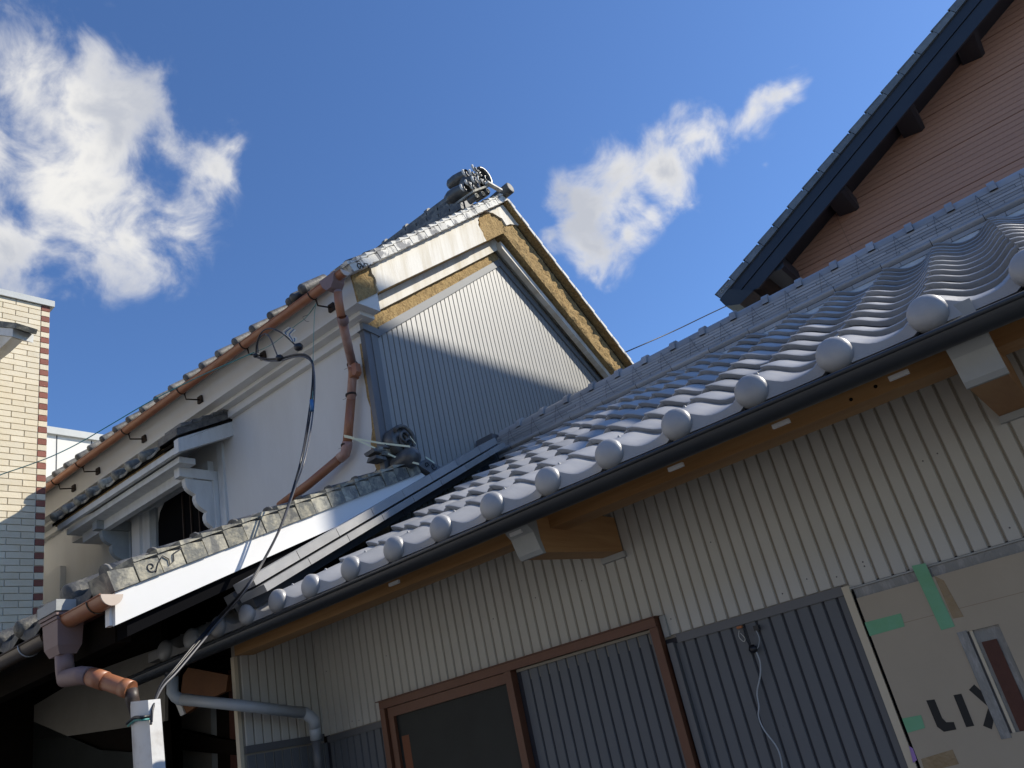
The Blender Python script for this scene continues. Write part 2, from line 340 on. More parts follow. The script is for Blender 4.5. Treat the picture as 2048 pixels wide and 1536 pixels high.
# verge strips up the left edge
def strip(x0, x1, w0, w1, name, m_, joints):
    v = -.02
    while v < 2.30:
        v2 = min(v+joints, 2.32)
        mb = MB(); p = [slope(0, v, w0), slope(0, v2-.004, w0), slope(0, v2-.004, w1), slope(0, v, w1)]
        mb.prism([(q.y, q.z) for q in p], x0, x1, 'x'); part(name, mb, m_, roof); v = v2
strip(-3.30, -3.155, .105, .150, 'verge_tile', tile_m, .30)
strip(-3.30, -3.105, .058, .094, 'verge_tile', tile_m, .30)
strip(-3.36, -3.22, .01, .058, 'verge_flashing', blackg, 1.2)
strip(-3.40, -3.33, .050, .118, 'verge_flashing', trim_d, 1.2)
# scalloped closures between verge strip and tiles
# ridge
YR = 4.50
XL, XR = -3.235, 1.55
base = B(XL, XR, YR+.034, YR+.14, 1.70, 2.05); part('ridge_core', base, groove_m, roof)
mb = MB()
for x in cols[:-1]:
    us = [i/8 for i in range(9)]
    top = []; bot = []
    for u in us:
        a = .5-.5*math.cos(2*math.pi*u)
        top.append(Vector((x+u*.2645, YR+.002, 1.896))); bot.append(slope(x+u*.2645, (YR-.06*a-YE)/ct, prof(u)-.012))
    mid = [(t_+b_)/2+Vector((0, -.012, -.004)) for t_, b_ in zip(top, bot)]
    mb.grid([bot, mid, top])
part('ridge_mortar', mb, mortar_w, roof)
def course(z0, z1, yf, L, off, name, m_):
    x = XL - off
    while x < XR:
        a, b = max(x, XL), min(x+L-.0025, XR)
        if b-a > .02:
            j = random.uniform(-.0012, .0012)
            part(name, B(a, b, yf+j, YR+.14, z0+.0020, z1-.0020), m_, roof)
        x += L
course(1.894, 1.921, YR-.004, .265, .05, 'ridge_tile', tile_m)
x = XL-.14
while x < XR:
    a, b = max(x, XL), min(x+.262, XR)
    mbr = MB(); n_ = 7
    rows = [[(xx, YR+.002-.019*math.sin(math.pi*(i/n_)*.93+.1)-.001, 1.9225+.041*i/n_) for i in range(n_+1)] for xx in (a, b)]
    mbr.grid([[rows[1][i] for i in range(n_+1)], [rows[0][i] for i in range(n_+1)]])
    part('ridge_roll', mbr, tile_m, roof); x += .265
for i in range(5):
    course(1.9645+.0195*i, 1.984+.0195*i, YR+.004+.003*i, .265, (.03, .17, .09, .22, .12)[i], 'ridge_tile', tile_m)
part('ridge_joint_backing', B(XL, XR, YR+.011+.012, YR+.03, 1.963, 2.064), groove_m, roof)
cap = MB(); RC = .060
def halfcyl(x0, x1, r0, r1, n=10):
    rows = []
    for xx, rr in ((x0, r0), (x1, r1)): rows.append([(xx, -rr*math.cos(math.pi*i/n), rr*math.sin(math.pi*i/n)) for i in range(n+1)])
    cap.grid(rows[::-1])
halfcyl(0, .172, RC*.95, RC); halfcyl(.172, .173, RC, RC+.013); halfcyl(.173, .2105, RC+.013, RC+.013); halfcyl(.2105, .211, RC+.013, RC*.9)
cm = cap.mesh('ridge_cap'); tw = MB()
tw.tube([(.108, -.062, .02), (.095, -.081, -.05), (.083, -.083, -.105)], .0009, 4); tw.tube([(.108, -.062, .02), (.128, -.081, -.05), (.150, -.083, -.105)], .0009, 4)
twm = tw.mesh('tie_wire')
for i in range(22):
    x = XL+.02+.2125*i
    link('ridge_cap', cm, tile_m, roof, (x, YR+.075, 2.062)); link('tie_wire', twm, groove_m, roof, (x, YR+.075, 2.062))
part('ridge_end_flashing', B(-3.405, -3.25, YR-.01, YR+.16, 1.86, 2.10), trim_d, roof)
part('gable_flashing', MB().prism([(slope(0, .9, .0).y, slope(0, .9, .0).z), (slope(0, 2.33, 0).y, slope(0, 2.33, 0).z), (slope(0, 2.33, .13).y, slope(0, 2.33, .13).z), (slope(0, .9, .13).y, slope(0, .9, .13).z)], -3.418, -3.395, 'x'), trim_d, roof)
# black gutter
def gutter(x0, x1, yc, zc, r_, name, m_, parent, lipy=.008, closed=True, capm=None, sides=12):
    mb = MB(); prof_ = [(yc-r_*math.cos(math.pi*i/sides), zc-r_*math.sin(math.pi*i/sides)) for i in range(sides+1)]
    inn = [(yc-(r_-.004)*math.cos(math.pi*i/sides), zc-(r_-.004)*math.sin(math.pi*i/sides)) for i in range(sides+1)]
    mb.grid([[(x1, a, b) for a, b in prof_], [(x0, a, b) for a, b in prof_]]); mb.grid([[(x0, a, b) for a, b in inn], [(x1, a, b) for a, b in inn]])
    mb.tube([(x0, yc-r_, zc), (x1, yc-r_, zc)], lipy, 8); mb.tube([(x0, yc+r_, zc), (x1, yc+r_, zc)], lipy*.7, 6)
    o = part(name, mb, m_, parent)
    if closed:
        for xx in (x0, x1):
            e = MB(); e.prism(prof_, xx-.006, xx+.006, 'x'); part('gutter_end_cap', e, capm or m_, o)
    return o
gz = .757
gut = gutter(-4.30, 1.7, 2.335, gz, .042, 'gutter', blackg, house)
part('eaves_fascia', B(-4.28, 1.7, 2.40, 2.42, .742, .805), blackg, house)
part('soffit_board', MB().prism([(slope(0, .05, -.085).y, slope(0, .05, -.095).z), (slope(0, .95, -.095).y, slope(0, .95, -.095).z), (slope(0, .95, -.084).y, slope(0, .95, -.084).z), (slope(0, .05, -.084).y, slope(0, .05, -.084).z)], -4.0, 1.7, 'x'), wood_o, house)
for x in (-2.409, -1.75, -1.061, -.688, -.328, .05): part('gutter_hook', B(x-.028, x+.028, 2.43, 2.442, .722, .735), white_b, gut)
for x in (-3.1, -2.2, -1.3, -.4): part('gutter_joint', MB().tube([(x, 2.335, gz-.0), (x+.001, 2.335, gz-.0)], .0, 4), blackg, gut) if False else None
# beams
part('eaves_beam', B(-3.735, 1.6, 2.578, 2.686, .737, .86), wood_o, house)
def stub(x0, x1, yf, z0, z1, cut):
    s = MB(); s.prism([(yf, z0+.04), (yf+.02, z0), (3.086, z0+.03), (3.086, z1+.02), (yf, z1+.02)], x0, x1, 'x')
    bm = part('beam_end', s, wood_y, house)
    e = MB(); zz = [(yf-.024, z1+.03), (yf-.016, z0+.115), (yf-.030, z0+.08), (yf-.032, z0+.055), (yf+.002, z0-.002), (yf+.018, z0-.004), (yf+.0, z0+.06), (yf+.0, z1+.03)]
    e.prism([(yf-.085, z1+.03), (yf-.078, z0+.125), (yf-.060, z0+.095), (yf-.036, z0+.075), (yf-.026, z0+.045), (yf-.012, z0+.010), (yf+.002, z0-.004), (yf+.016, z0-.004), (yf, z0+.05), (yf, z1+.03)], x0-.004, x1+.004, 'x'); part('white_end_board', e, chalk, bm)
    part('bottom_trim', B(x0-.006, x1+.012, 3.066, 3.088, z0+.004, z0+.028), chalk, bm)
stub(-1.79, -1.69, 2.49, .640, .80, 0)
stub(-.185, -.085, 2.45, .630, .80, 0)
# walls
YW = 3.09
wall = part('wall', B(-3.735, 1.6, YW+.012, YW+.14, GZ, 1.05), groove_m, house)
part('upper_wall_backing', B(-3.70, 1.6, YW+.006, YW+.0115, .28, 1.04), cream_g, house)
part('lower_wall_backing', B(-3.70, 1.6, YW+.005, YW+.0115, GZ, .279), groove_m, house)
PIT = .0525
def rib_mesh(h, w_=PIT, d=.007, g_=.007, name='siding_board'):
    mb = MB(); a, b = g_/2, w_-g_/2
    mb.prism([(a, 0), (a+.003, -d), (b-.003, -d), (b, 0)], 0, h, 'z'); return mb.mesh(name)
def ribs(x0, x1, z0, z1, m_, parent, y=YW+.006, first=None, g_=.008, d=.008):
    h = z1-z0; me = rib_mesh(h, g_=g_, d=d); x = first if first is not None else x0
    while x < x1-1e-4:
        if x+PIT*.999 >= x0+.006:
            a = max(x, x0); b = min(x+PIT, x1)
            if abs((b-a)-PIT) < 1e-3: link('siding_board', me, m_, parent, (x, y, z0))
            elif b-a > .012: link('siding_board', rib_mesh(h, b-a, g_=g_, d=d), m_, parent, (a, y, z0))
        x += PIT
ph = -1.43+PIT*.0
ph0 = ph-PIT*45
cmesh = {}
x = ph0
while x < 1.5:
    xm_ = x+PIT/2; z0 = .292 if xm_ < -3.248 else (.376 if xm_ < -1.608 else (.292 if xm_ < -.84 else .276))
    if z0 not in cmesh: cmesh[z0] = rib_mesh(.93-z0)
    if xm_ > -3.72: link('siding_board', cmesh[z0], cream_s, wall, (x, YW+.006, z0))
    x += PIT
ribs(-3.70, -3.255, GZ+.05, .258, siding_d, wall, first=ph0+.02, g_=.006)
ribs(-2.375, -1.66, GZ+.05, .332, siding_d, wall, first=ph0+.01, g_=.006)
ribs(-1.575, -.87, GZ+.05, .256, siding_d, wall, first=ph0, g_=.006)
part('frieze_trim', B(-3.70, 1.5, YW-.004, YW+.006, .93, .96), cream_s, wall)
part('grey_trim', B(-3.70, -3.252, YW-.012, YW+.004, .256, .286), trim_d, wall)
part('grey_trim', B(-1.555, -.872, YW-.012, YW+.004, .256, .288), trim_d, wall)
part('grey_trim', B(-1.600, -1.572, YW-.020, YW+.004, GZ+.05, .262), trim_d, wall)
part('cream_corner_trim', B(-1.604, -1.582, YW-.014, YW+.003, .288, .372), chalk, wall)
part('cream_corner_trim', B(-.872, -.846, YW-.020, YW+.004, GZ+.05, .283), tan_s, wall)
sm_ = MB(); sm_.lathe([(-.0022, .0002), (-.002, .0022), (0, .003)], (0, 0, 0), (0, 1, 0), 6); smm = sm_.mesh('siding_screw'); rs = random.Random(9)
for i in range(64):
    x = ph0+PIT*(rs.randrange(0, 76)+.5); z = rs.choice([.335, .60, .90]) if i % 2 else rs.choice([.20, -.10, -.25])
    if i % 2 == 0 and not (-1.55 < x < -.9 or -2.33 < x < -1.7): continue
    if i % 2 and z < .4 and -3.25 < x < -1.6: continue
    if x > 1.0: continue
    link('siding_screw', smm, trim_d, wall, (x, YW-.0013, z+rs.uniform(-.02, .02)))
for a_, b_ in ((1702, 799), (1751, 773)):
    p_ = ony(a_, b_, 2.5775); link('bolt_hole', MB().lathe([(-.0006, .0002), (-.0006, .0058), (.0, .006)], (0, 0, 0), (0, 1, 0), 10).mesh('bolt_hole'), darkin, house, p_)
# wing wall at the left end
wing = part('wing_wall', B(-3.775, -3.742, 2.585, YW, GZ, .93), cream_g, house)
me = None
y = 2.605
mbw = MB(); mbw.prism([(0, .004), (.008, .007), (.008, .0455), (0, .0485)], 0, .622, 'z'); wme = mbw.mesh('siding_board')
mbw = MB(); mbw.prism([(0, .004), (.008, .007), (.008, .0455), (0, .0485)], 0, 1.80, 'z'); wme2 = mbw.mesh('siding_board')
while y < YW-.012:
    link('siding_board', wme, cream_s, wing, (-3.741, y, .306)); link('siding_board', wme2, siding_d, wing, (-3.741, y, GZ+.06)); y += PIT
part('grey_trim', B(-3.742, -3.728, 2.60, YW-.012, .27, .305), trim_d, wing)
part('cream_corner_trim', B(-3.768, -3.740, 2.574, 2.594, GZ+.05, .735), tan_s, wing)
# window with brown frame at left
win = part('window', B(-3.245, -1.612, YW-.045, YW-.002, .335, .371), frame_b, house)
part('window_head_cap', B(-3.262, -1.606, YW-.052, YW+.002, .372, .376), frame_b, win)
part('window_frame', B(-3.245, -3.212, YW-.045, YW-.002, GZ+.3, .334), frame_b, win)
part('window_frame', B(-2.420, -2.383, YW-.045, YW-.002, GZ+.3, .334), frame_b, win)
part('window_frame', B(-1.648, -1.612, YW-.040, YW-.002, GZ+.3, .334), frame_b, win)
part('sash', B(-3.206, -3.168, YW-.030, YW-.004, GZ+.3, .312), frame_b, win)
part('sash', B(-3.206, -2.424, YW-.031, YW-.004, .288, .333), frame_b, win)
part('pane', B(-3.168, -2.424, YW-.012, YW-.006, GZ+.3, .288), glass_k, win)
part('window_lining', B(-2.382, -2.360, YW-.002, YW+.002, GZ+.3, .334), groove_m, win)
part('drip_strip', B(-2.37, -1.655, YW-.016, YW-.003, .322, .333), cream_g, win)
part('orange_post_behind_glass', B(-3.150, -3.10, YW-.0125, YW-.0121, GZ+.3, .19), mat('dim_orange', (.20, .07, .03), .7), win)
# entrance door and its cardboard cover
door = part('door', B(-.838, .12, YW-.004, YW+.006, GZ+.2, .268), film, house)
part('door_frame', B(-.846, .16, YW-.012, YW+.004, .2685, .274), chalk, door)
part('door_frame', B(-.846, -.838, YW-.010, YW+.004, GZ+.2, .262), darkin, door)
part('door_leaf', B(-.57, -.535, YW-.012, YW-.0045, GZ+.4, .045), trim_d, door)
cs = thing('cardboard_cover', 'brown cardboard sheet printed with big black letters, taped over the new entrance door', 'cardboard', (-.6, YW-.02, GZ))
YC = YW-.022
cb = MB(); x0, x1 = -.834, -.305+.03
hx0, hx1, hz0, hz1 = -.572, -.446, -.262, .046
for a, b, c_, d_ in ((x0, hx0, -1.3, .234), (hx1, x1, -1.3, .234), (hx0, hx1, hz1, .234), (hx0, hx1, -1.3, hz0)): cb.box(a, b, YC, YC+.004, c_, d_)
part('sheet', cb, card, cs)
part('sheet_crease', B(x0+.004, x1-.01, YC-.0006, YC-.0001, .118, .1195), mat('cardboard_crease', (.30, .235, .165), .9), cs)
part('dark_door_panel', B(hx0, hx1, YW-.010, YW-.0045, hz0-.01, hz1+.01), film, cs)
part('handle_recess', B(-.545+.03, -.470, YW-.016, YW-.0105, hz0, .006), wood_r, cs)
part('pale_edge_strip', B(-.536, -.527, YW-.018, YW-.0105, hz0, hz1), tan_s, cs)
part('film_flap', B(-.572, -.542, YC-.0025, YC-.0008, hz0-.012, hz1+.004), film, cs)
def tape(pts, m_, n_='tape', dy=.0015):
    mb = MB(); P = [ony(a, b, YC-dy) for a, b in pts]; mb.quad(*P); mb.quad(*[q+Vector((0, .0006, 0)) for q in P[::-1]]); return part(n_, mb, m_, cs)
def s5(x, y): return (1700+x/5.12, 1036+y/5.12)
tape([s5(630, 490), s5(770, 462), s5(1075, 1110), s5(935, 1150)], gtape)
tape([s5(150, 1070), s5(520, 975), s5(560, 1110), s5(205, 1210)], gtape)
tape([(1804, 1437), (1842, 1430), (1850, 1456), (1815, 1466)], gtape)
tape([s5(860, 590), s5(960, 640), s5(1165, 1010), s5(1055, 1030)], btape, dy=.001)
tape([(1842, 1518), (1905, 1499), (1918, 1528), (1850, 1545)], btape, dy=.001)
tape([(1818, 1492), (1826, 1497), (1834, 1520), (1826, 1526)], ptape)
# lettering: strokes in the plane of the sheet, first three letters of the print in view
def stroke(pts, n_='printed_letter'):
    mb = MB(); P = [ony(a, b, YC-.0008) for a, b in pts]
    mb.quad(*P); return part(n_, mb, ink, cs)
def c7(x, y): return (1300+x/2.738, 975+y/2.738)
mb = MB(); Lp = [c7(1512, 1166), c7(1558, 1160), c7(1600, 1262), c7(1622, 1285), c7(1664, 1284), c7(1678, 1325), c7(1610, 1338), c7(1572, 1310)]
mb.quad(*[ony(a, b, YC-.0008) for a, b in Lp]); part('printed_letter', mb, ink, cs)
stroke([c7(1661, 1137), c7(1705, 1129), c7(1776, 1305), c7(1732, 1313)])
mb = MB()
for q in ([c7(1746, 1108), c7(1775, 1078), c7(1905, 1200), c7(1880, 1225)], [c7(1852, 1205), c7(1893, 1215), c7(1872, 1325), c7(1824, 1305)], [c7(1840, 1110), c7(1862, 1135), c7(1890, 1180), c7(1850, 1190)][:0]):
    if q: mb.quad(*[ony(a, b, YC-.0007) for a, b in q])
part('printed_letter', mb, ink, cs)
# loose cable on the dark siding
hc = thing('loose_cable', 'thin grey cable hanging down the dark siding from a black taped junction', 'cable', tuple(ony(1505, 1300, YW-.03)))
def path(pts, r_, m_, parent, n_='cable', nn=8, sub=6, seg=8):
    P = [Vector(p) for p in pts]; out_ = []
    for i in range(len(P)-1):
        p0, p1, p2, p3 = P[max(i-1, 0)], P[i], P[i+1], P[min(i+2, len(P)-1)]
        for k in range(sub):
            t_ = k/sub; out_.append(.5*((2*p1)+(-p0+p2)*t_+(2*p0-5*p1+4*p2-p3)*t_*t_+(-p0+3*p1-3*p2+p3)*t_**3))
    out_.append(P[-1]); return part(n_, MB().tube(out_, r_, seg), m_, parent)
cA = lambda x, y: ony(1400+x/3.84, 1136+y/3.84, YW-.024)
path([cA(430, 640), cA(460, 720), cA(462, 830), cA(438, 950), cA(452, 1060), cA(450, 1140), cA(490, 1240), cA(580, 1360), cA(618, 1450), cA(636, 1560)], .0028, pvc_g, hc)
path([cA(330, 455), cA(350, 540), cA(395, 620)], .002, cable_k, hc); path([cA(345, 450), cA(372, 540), cA(402, 620)], .002, cable_k, hc)
path([cA(300, 480), cA(300, 530), cA(335, 565), cA(345, 540), cA(310, 500)], .0011, cable_w, hc); path([cA(425, 470), cA(455, 540), cA(445, 610), cA(415, 635)], .0015, pvc_g, hc)
jb = MB(); jb.lathe([(-.016, .002), (-.012, .013), (.002, .017), (.012, .012), (.016, .003)], cA(408, 622), (1, 0, -.3), 7); part('taped_junction', jb, cable_k, hc)
part('bracket_hook', MB().box(*[v for v in (cA(412, 460).x, cA(450, 460).x, YW-.028, YW-.006, cA(430, 480).z, cA(430, 440).z)]), cable_k, hc)
part('orange_connector', MB().box(cA(280, 455).x, cA(322, 455).x, YW-.026, YW-.012, cA(300, 466).z, cA(300, 446).z), mat('orange_plastic', (.4, .14, .05), .6), hc)

# ------------------------------------------------------------------ STOREHOUSE (white kura with the tall gable)
XK = -3.42
kura = thing('storehouse', 'old white plastered storehouse, its tall gable clad in grey ribbed metal below bare mud', 'storehouse', (-5.5, 5.4, GZ))
YK = 3.55
AP = (5.43, 4.62)                       # gable apex of the verge (Y, Z) at tile underside
NL = (3.27, 3.02); FR = (7.60, 2.83)    # eaves, near and far
body = MB(); body.prism([(YK, GZ), (7.4, GZ), (7.4, 2.9), (5.41, 4.52), (YK, 3.10)], -8.10, -3.46, 'x')
kw = part('wall', body, plaster, kura)
def lerp(a, b, t): return a+(b-a)*t
# siding on the gable
SG0, SG1, SG2 = (3.525, 2.78), (5.395, 4.05), (6.86, 3.02)
part('gable_backing', MB().prism([(3.53, GZ), (6.95, GZ), (6.95, 2.93), SG1, (3.53, 2.79)], XK-.035, XK-.010, 'x'), groove_m, kura)
def topz(y):
    if y < 5.387: return lerp(2.76, 3.985, (y-3.655)/(5.387-3.655))
    return lerp(3.985, 3.075, (y-5.387)/(6.66-5.387))
y = 3.644-.056; n_ = 0
while y < 6.86:
    a, b = y+.0035, y+.056-.0035
    mb = MB(); z0 = 1.40
    mb.hexa([(XK-.010, a, z0), (XK-.001, a+.002, z0), (XK-.001, b-.002, z0), (XK-.010, b, z0), (XK-.010, a, topz(a)), (XK-.001, a+.002, topz(a+.002)), (XK-.001, b-.002, topz(b-.002)), (XK-.010, b, topz(b))])
    part('siding_board', mb, siding_g, kura); y += .056
def band(poly_pts, x0, x1, name, m_, par=None): return part(name, MB().prism(poly_pts, x0, x1, 'x'), m_, par or kura)
# sloping cap trims above the siding
band([(3.66, 2.752), (5.388, 3.985), (5.398, 4.062), (3.67, 2.832)], XK-.012, XK+.012, 'cap_trim', trim_g)
band([(5.3885, 3.985), (6.66, 3.076), (6.70, 3.122), (5.399, 4.062)], XK-.012, XK+.013, 'cap_trim', trim_g)
part('corner_trim', B(XK-.03, XK+.010, 3.52, 3.578, 1.2, 2.768), trim_d, kura)
part('corner_trim', B(XK-.005, XK+.016, 3.579, 3.640, 1.2, 2.775), trim_g, kura)
part('corner_cap', MB().prism([(3.505, 2.765), (3.66, 2.745), (3.668, 2.800), (3.505, 2.815)], XK-.04, XK+.024, 'x'), trim_g, kura)
# mud strip between siding and plaster mouldings, rough edged
def rough_line(p, q, n, amp, seed):
    rnd = random.Random(seed); o_ = []
    for i in range(n+1):
        t_ = i/n; a = lerp(p[0], q[0], t_); b = lerp(p[1], q[1], t_); e = 0 if i in (0, n) else rnd.uniform(-amp, amp)
        dx, dy = q[0]-p[0], q[1]-p[1]; L = math.hypot(dx, dy); o_.append((a-dy/L*e, b+dx/L*e))
    return o_
def rough_band(lower, upper, x0, xf, name, m_, seed, amp=.010, rows=6):
    """a band with a lumpy face: lower and upper are lists of (y,z) with equal length"""
    rnd = random.Random(seed); n = len(lower); P = []
    for r_ in range(rows+1):
        t_ = r_/rows; row = []
        for i in range(n):
            e = rnd.uniform(-amp, amp) if 0 < r_ < rows else -amp*.6
            row.append((xf+e, lerp(lower[i][0], upper[i][0], t_), lerp(lower[i][1], upper[i][1], t_)))
        P.append(row)
    mb = MB(); mb.grid(P); mb.grid([[(x0, q[1], q[2]) for q in P[0]], P[0]]); mb.grid([P[-1], [(x0, q[1], q[2]) for q in P[-1]]])
    mb.grid([[(x0, P[k][0][1], P[k][0][2]) for k in range(rows+1)][::1], [P[k][0] for k in range(rows+1)]]); mb.grid([[P[k][-1] for k in range(rows+1)], [(x0, P[k][-1][1], P[k][-1][2]) for k in range(rows+1)]])
    return part(name, mb, m_, kura)
XM = XK+.004
rough_band(rough_line((3.53, 2.70), (5.398, 4.055), 60, .0, 1), rough_line((3.53, 2.86), (5.36, 4.16), 60, .006, 2), XM-.03, XM, 'bare_mud', mud, 3, .008, 5)
rough_band(rough_line((5.398, 4.055), (6.75, 3.07), 50, 0, 1), rough_line((5.36, 4.16), (6.80, 3.10), 50, .004, 4), XM-.03, XM-.012, 'dull_plaster', plaster_w, 5, .002, 3)
# moulding A (white, stepped)
A_n0, A_n1, A_ap_lo, A_ap_hi = (3.50, 2.828), (3.46, 2.90), (5.351, 4.118), (5.352, 4.245)
sk = lambda L, k: [(a*k, b*k) for a, b in L]
band(sk([(3.445, 2.79), A_ap_lo, A_ap_hi, (3.445, 2.905)], 1.012), XK-.02, -3.375, 'plaster_moulding', plaster_w)
band(sk([(5.3515, 4.118), (6.80, 3.075), (6.95, 3.03), (5.3525, 4.245)], 1.012), XK-.02, -3.375, 'plaster_moulding', plaster_w)
band([(5.3525, 4.112), (6.90, 2.985), (6.95, 3.02), (5.3525, 4.188)], -3.3745, -3.320, 'plaster_moulding', plaster_w)
# outer band under the verge tiles: white plaster in the middle of the near rake, bare mud at the ends and along the far rake
def on_rake(t, lo): # near rake: t along from eave to apex
    return (lerp(3.362, 5.352, t), lerp(2.858, 4.247, t)) if lo else (lerp(3.335, 5.42, t), lerp(3.075, 4.585, t))
def seg(t0, t1, n): return [on_rake(lerp(t0, t1, i/n), True) for i in range(n+1)], [on_rake(lerp(t0, t1, i/n), False) for i in range(n+1)]
lo_, hi_ = seg(0, 1, 40)
band([on_rake(0, True), on_rake(1, True), on_rake(1, False), on_rake(0, False)], -3.42, -3.275, 'outer_band', mud)
JAG = random.Random(11)
# white plaster panel over the mud, broken edges at both ends
pl = [on_rake(.10, True)]
pl += [(on_rake(.10+.73*i/14, True)[0], on_rake(.10+.73*i/14, True)[1]) for i in range(1, 15)]
e0, e1 = on_rake(.83, True), on_rake(.80, False)
rgt = [(lerp(e0[0], e1[0], t)+JAG.uniform(-.02, .02)+(.05*math.sin(t*3.1)*-1), lerp(e0[1], e1[1], t)+JAG.uniform(-.012, .012)) for t in (.15, .28, .4, .52, .64)] + [(on_rake(.80, True)[0], lerp(e0[1], e1[1], .70)), e1]
lf0, lf1 = on_rake(.085, False), on_rake(.10, True)
lft = [(lerp(lf0[0], lf1[0], t)+JAG.uniform(-.012, .012), lerp(lf0[1], lf1[1], t)) for t in (.0, .2, .35, .5, .65, .8)]
poly = pl+rgt+lft
band(poly, -3.2745, -3.248, 'band_plaster', plaster_w)
# rough mud faces
lo2, hi2 = seg(.80, 1.0, 14); rough_band(lo2, hi2, -3.2748, -3.262, 'bare_mud', mud, 21, .007, 9)
lo2, hi2 = seg(0.0, .095, 6); rough_band(lo2, hi2, -3.2748, -3.262, 'bare_mud', mud, 22, .006, 9)
tip = [(5.18, 4.42), (5.30, 4.44), (5.40, 4.41), (5.47, 4.36), (5.55, 4.42), (5.60, 4.46), (5.44, 4.585), (5.40, 4.572)]
band([(5.12, 4.372), (5.22, 4.40), (5.33, 4.395), (5.352, 4.40), (5.40, 4.34), (5.47, 4.385), (5.62, 4.435), (5.43, 4.590), (5.405, 4.573)], -3.2746, -3.244, 'apex_plaster', plaster_w)
# far rake
F_lo = [(5.3525, 4.247), (6.95, 3.005)]; F_hi = [(5.4205, 4.585), (7.14, 3.165)]
n_ = 60
fl = [(lerp(F_lo[0][0], F_lo[1][0], i/n_), lerp(F_lo[0][1], F_lo[1][1], i/n_)) for i in range(n_+1)]
fh = [(lerp(F_hi[0][0], F_hi[1][0], i/n_), lerp(F_hi[0][1], F_hi[1][1], i/n_)) for i in range(n_+1)]
rough_band(fl, fh, -3.42, -3.262, 'bare_mud', mud, 31, .013, 10)
# long-side cornice (three steps) and eaves
XE = -8.1
def lside(y, z0, z1, x1, name='cornice_moulding', dz=.0):
    return part(name, MB().prism([(YK+.02, z0), (y, z0), (y-.0, z1), (YK+.02, z1)], XE, x1, 'x'), plaster, kura)
lside(3.505, 2.765, 2.826, -3.425)
lside(3.44, 2.8265, 2.856, -3.340)
part('cornice_cove', MB().prism([(YK+.02, 2.8565), (3.362, 2.8565), (3.335, 3.075), (YK+.02, 3.20)], XE, -3.2765, 'x'), plaster, kura)
# eroded plaster edge beside the corner trim
rnd = random.Random(5); pts_ = []
for i in range(16):
    z = 2.70-i*.08; pts_.append((z, .012+.018*rnd.random()+(.035 if i in (9, 10, 11) else 0)+(.02 if i in (13, 14) else 0)))
mb = MB()
mb.grid([[(-3.47-e[1], YK-.004, e[0]) for e in pts_], [(-3.44, YK-.004, e[0]) for e in pts_]], False)
part('bare_mud', mb, mud, kura)
# roof
def kn(v, w_): a = math.atan2(AP[1]-NL[1], AP[0]-NL[0]); return (NL[0]+v*math.cos(a)-w_*math.sin(a), NL[1]+v*math.sin(a)+w_*math.cos(a))
AN = math.atan2(AP[1]-NL[1], AP[0]-NL[0]); LN = math.hypot(AP[1]-NL[1], AP[0]-NL[0])
AF = math.atan2(AP[1]-FR[1], FR[0]-AP[0]); LF = math.hypot(AP[1]-FR[1], FR[0]-AP[0])
kr = part('roof', MB().prism([kn(.03, 0), kn(LN, 0), (FR[0], FR[1]+.0), (FR[0], FR[1]+.05), (AP[0], AP[1]+.06), kn(.03, .05)], XE-.1, -3.262, 'x'), old_tile, kura)
part('eaves_underside', MB().prism([(3.335, 3.0755), (YK, 3.20), kn(.3, -.001), kn(.03, -.001)], XE, -3.28, 'x'), plaster, kr)
# verge tiles on the near rake: two overlapping leaves per tile
st_ = LN/23
def vt_near(v, L, w0, w1, x0, x1):
    p = [kn(v, w0), kn(v+L, w0-.006), kn(v+L, w1-.012), kn(v+.0, w1+.012)]; return MB().prism(p, x0, x1, 'x')
for i in range(23):
    part('verge_tile', vt_near(i*st_+.012, st_-.0025, -.006, .048, -3.32, -3.185+.003*(i % 2)), lime_tile, kr)
    part('verge_tile_top', vt_near(i*st_-.005, st_*1.02, .052, .064, -3.34, -3.178), lime_tile, kr)
    if i % 2 == 0 and i > 0:
        e = MB(); a, b = kn(i*st_, .062); a2, b2 = kn((i+1.6)*st_, .055); e.tube([(-3.36, a, b), (-3.36, a2, b2)], .05, 12); part('round_tile', e, old_tile, kr)
# scroll on the first verge tile
def spiral(c, r0, turns, plane, n=22, sgn=1, start=0):
    o_ = []
    for i in range(n):
        t_ = i/(n-1); a = start+sgn*turns*2*math.pi*t_; rr = r0*(1-t_*.85); o_.append(plane(c[0]+rr*math.cos(a), c[1]+rr*math.sin(a)))
    return o_
plx = lambda a, b: (-3.181, a, b)
c0 = kn(.075, .018); sc = MB(); sc.tube(spiral((c0[0]+.02, c0[1]), .030, 1.2, plx), .0035, 5); sc.tube([plx(c0[0]+.05, c0[1]), plx(c0[0]+.07, c0[1]+.045), plx(c0[0]+.10, c0[1]+.05), plx(c0[0]+.10, c0[1]+.02), plx(c0[0]+.13, c0[1]+.06)], .0035, 5)
part('scroll_relief', sc, groove_m, kr)
sf = LF/26
for i in range(26):
    v = i*sf+.01
    def kf(v, w_): return (AP[0]+v*math.cos(AF)+w_*math.sin(AF), AP[1]-v*math.sin(AF)+w_*math.cos(AF))
    p = [kf(v, -.004), kf(v+sf-.003, -.004), kf(v+sf-.003, .036), kf(v, .026)]
    part('verge_tile', MB().prism(p, -3.262, -3.185-.004*(i % 2), 'x'), lime_white, kr)
part('bare_mud', MB().prism([(AP[0], AP[1]-.002), (AP[0]+LF*math.cos(AF), AP[1]-LF*math.sin(AF)-.002), (AP[0]+LF*math.cos(AF), AP[1]-LF*math.sin(AF)-.012), (AP[0], AP[1]-.012)], -3.27, -3.195, 'x'), mud, kr)
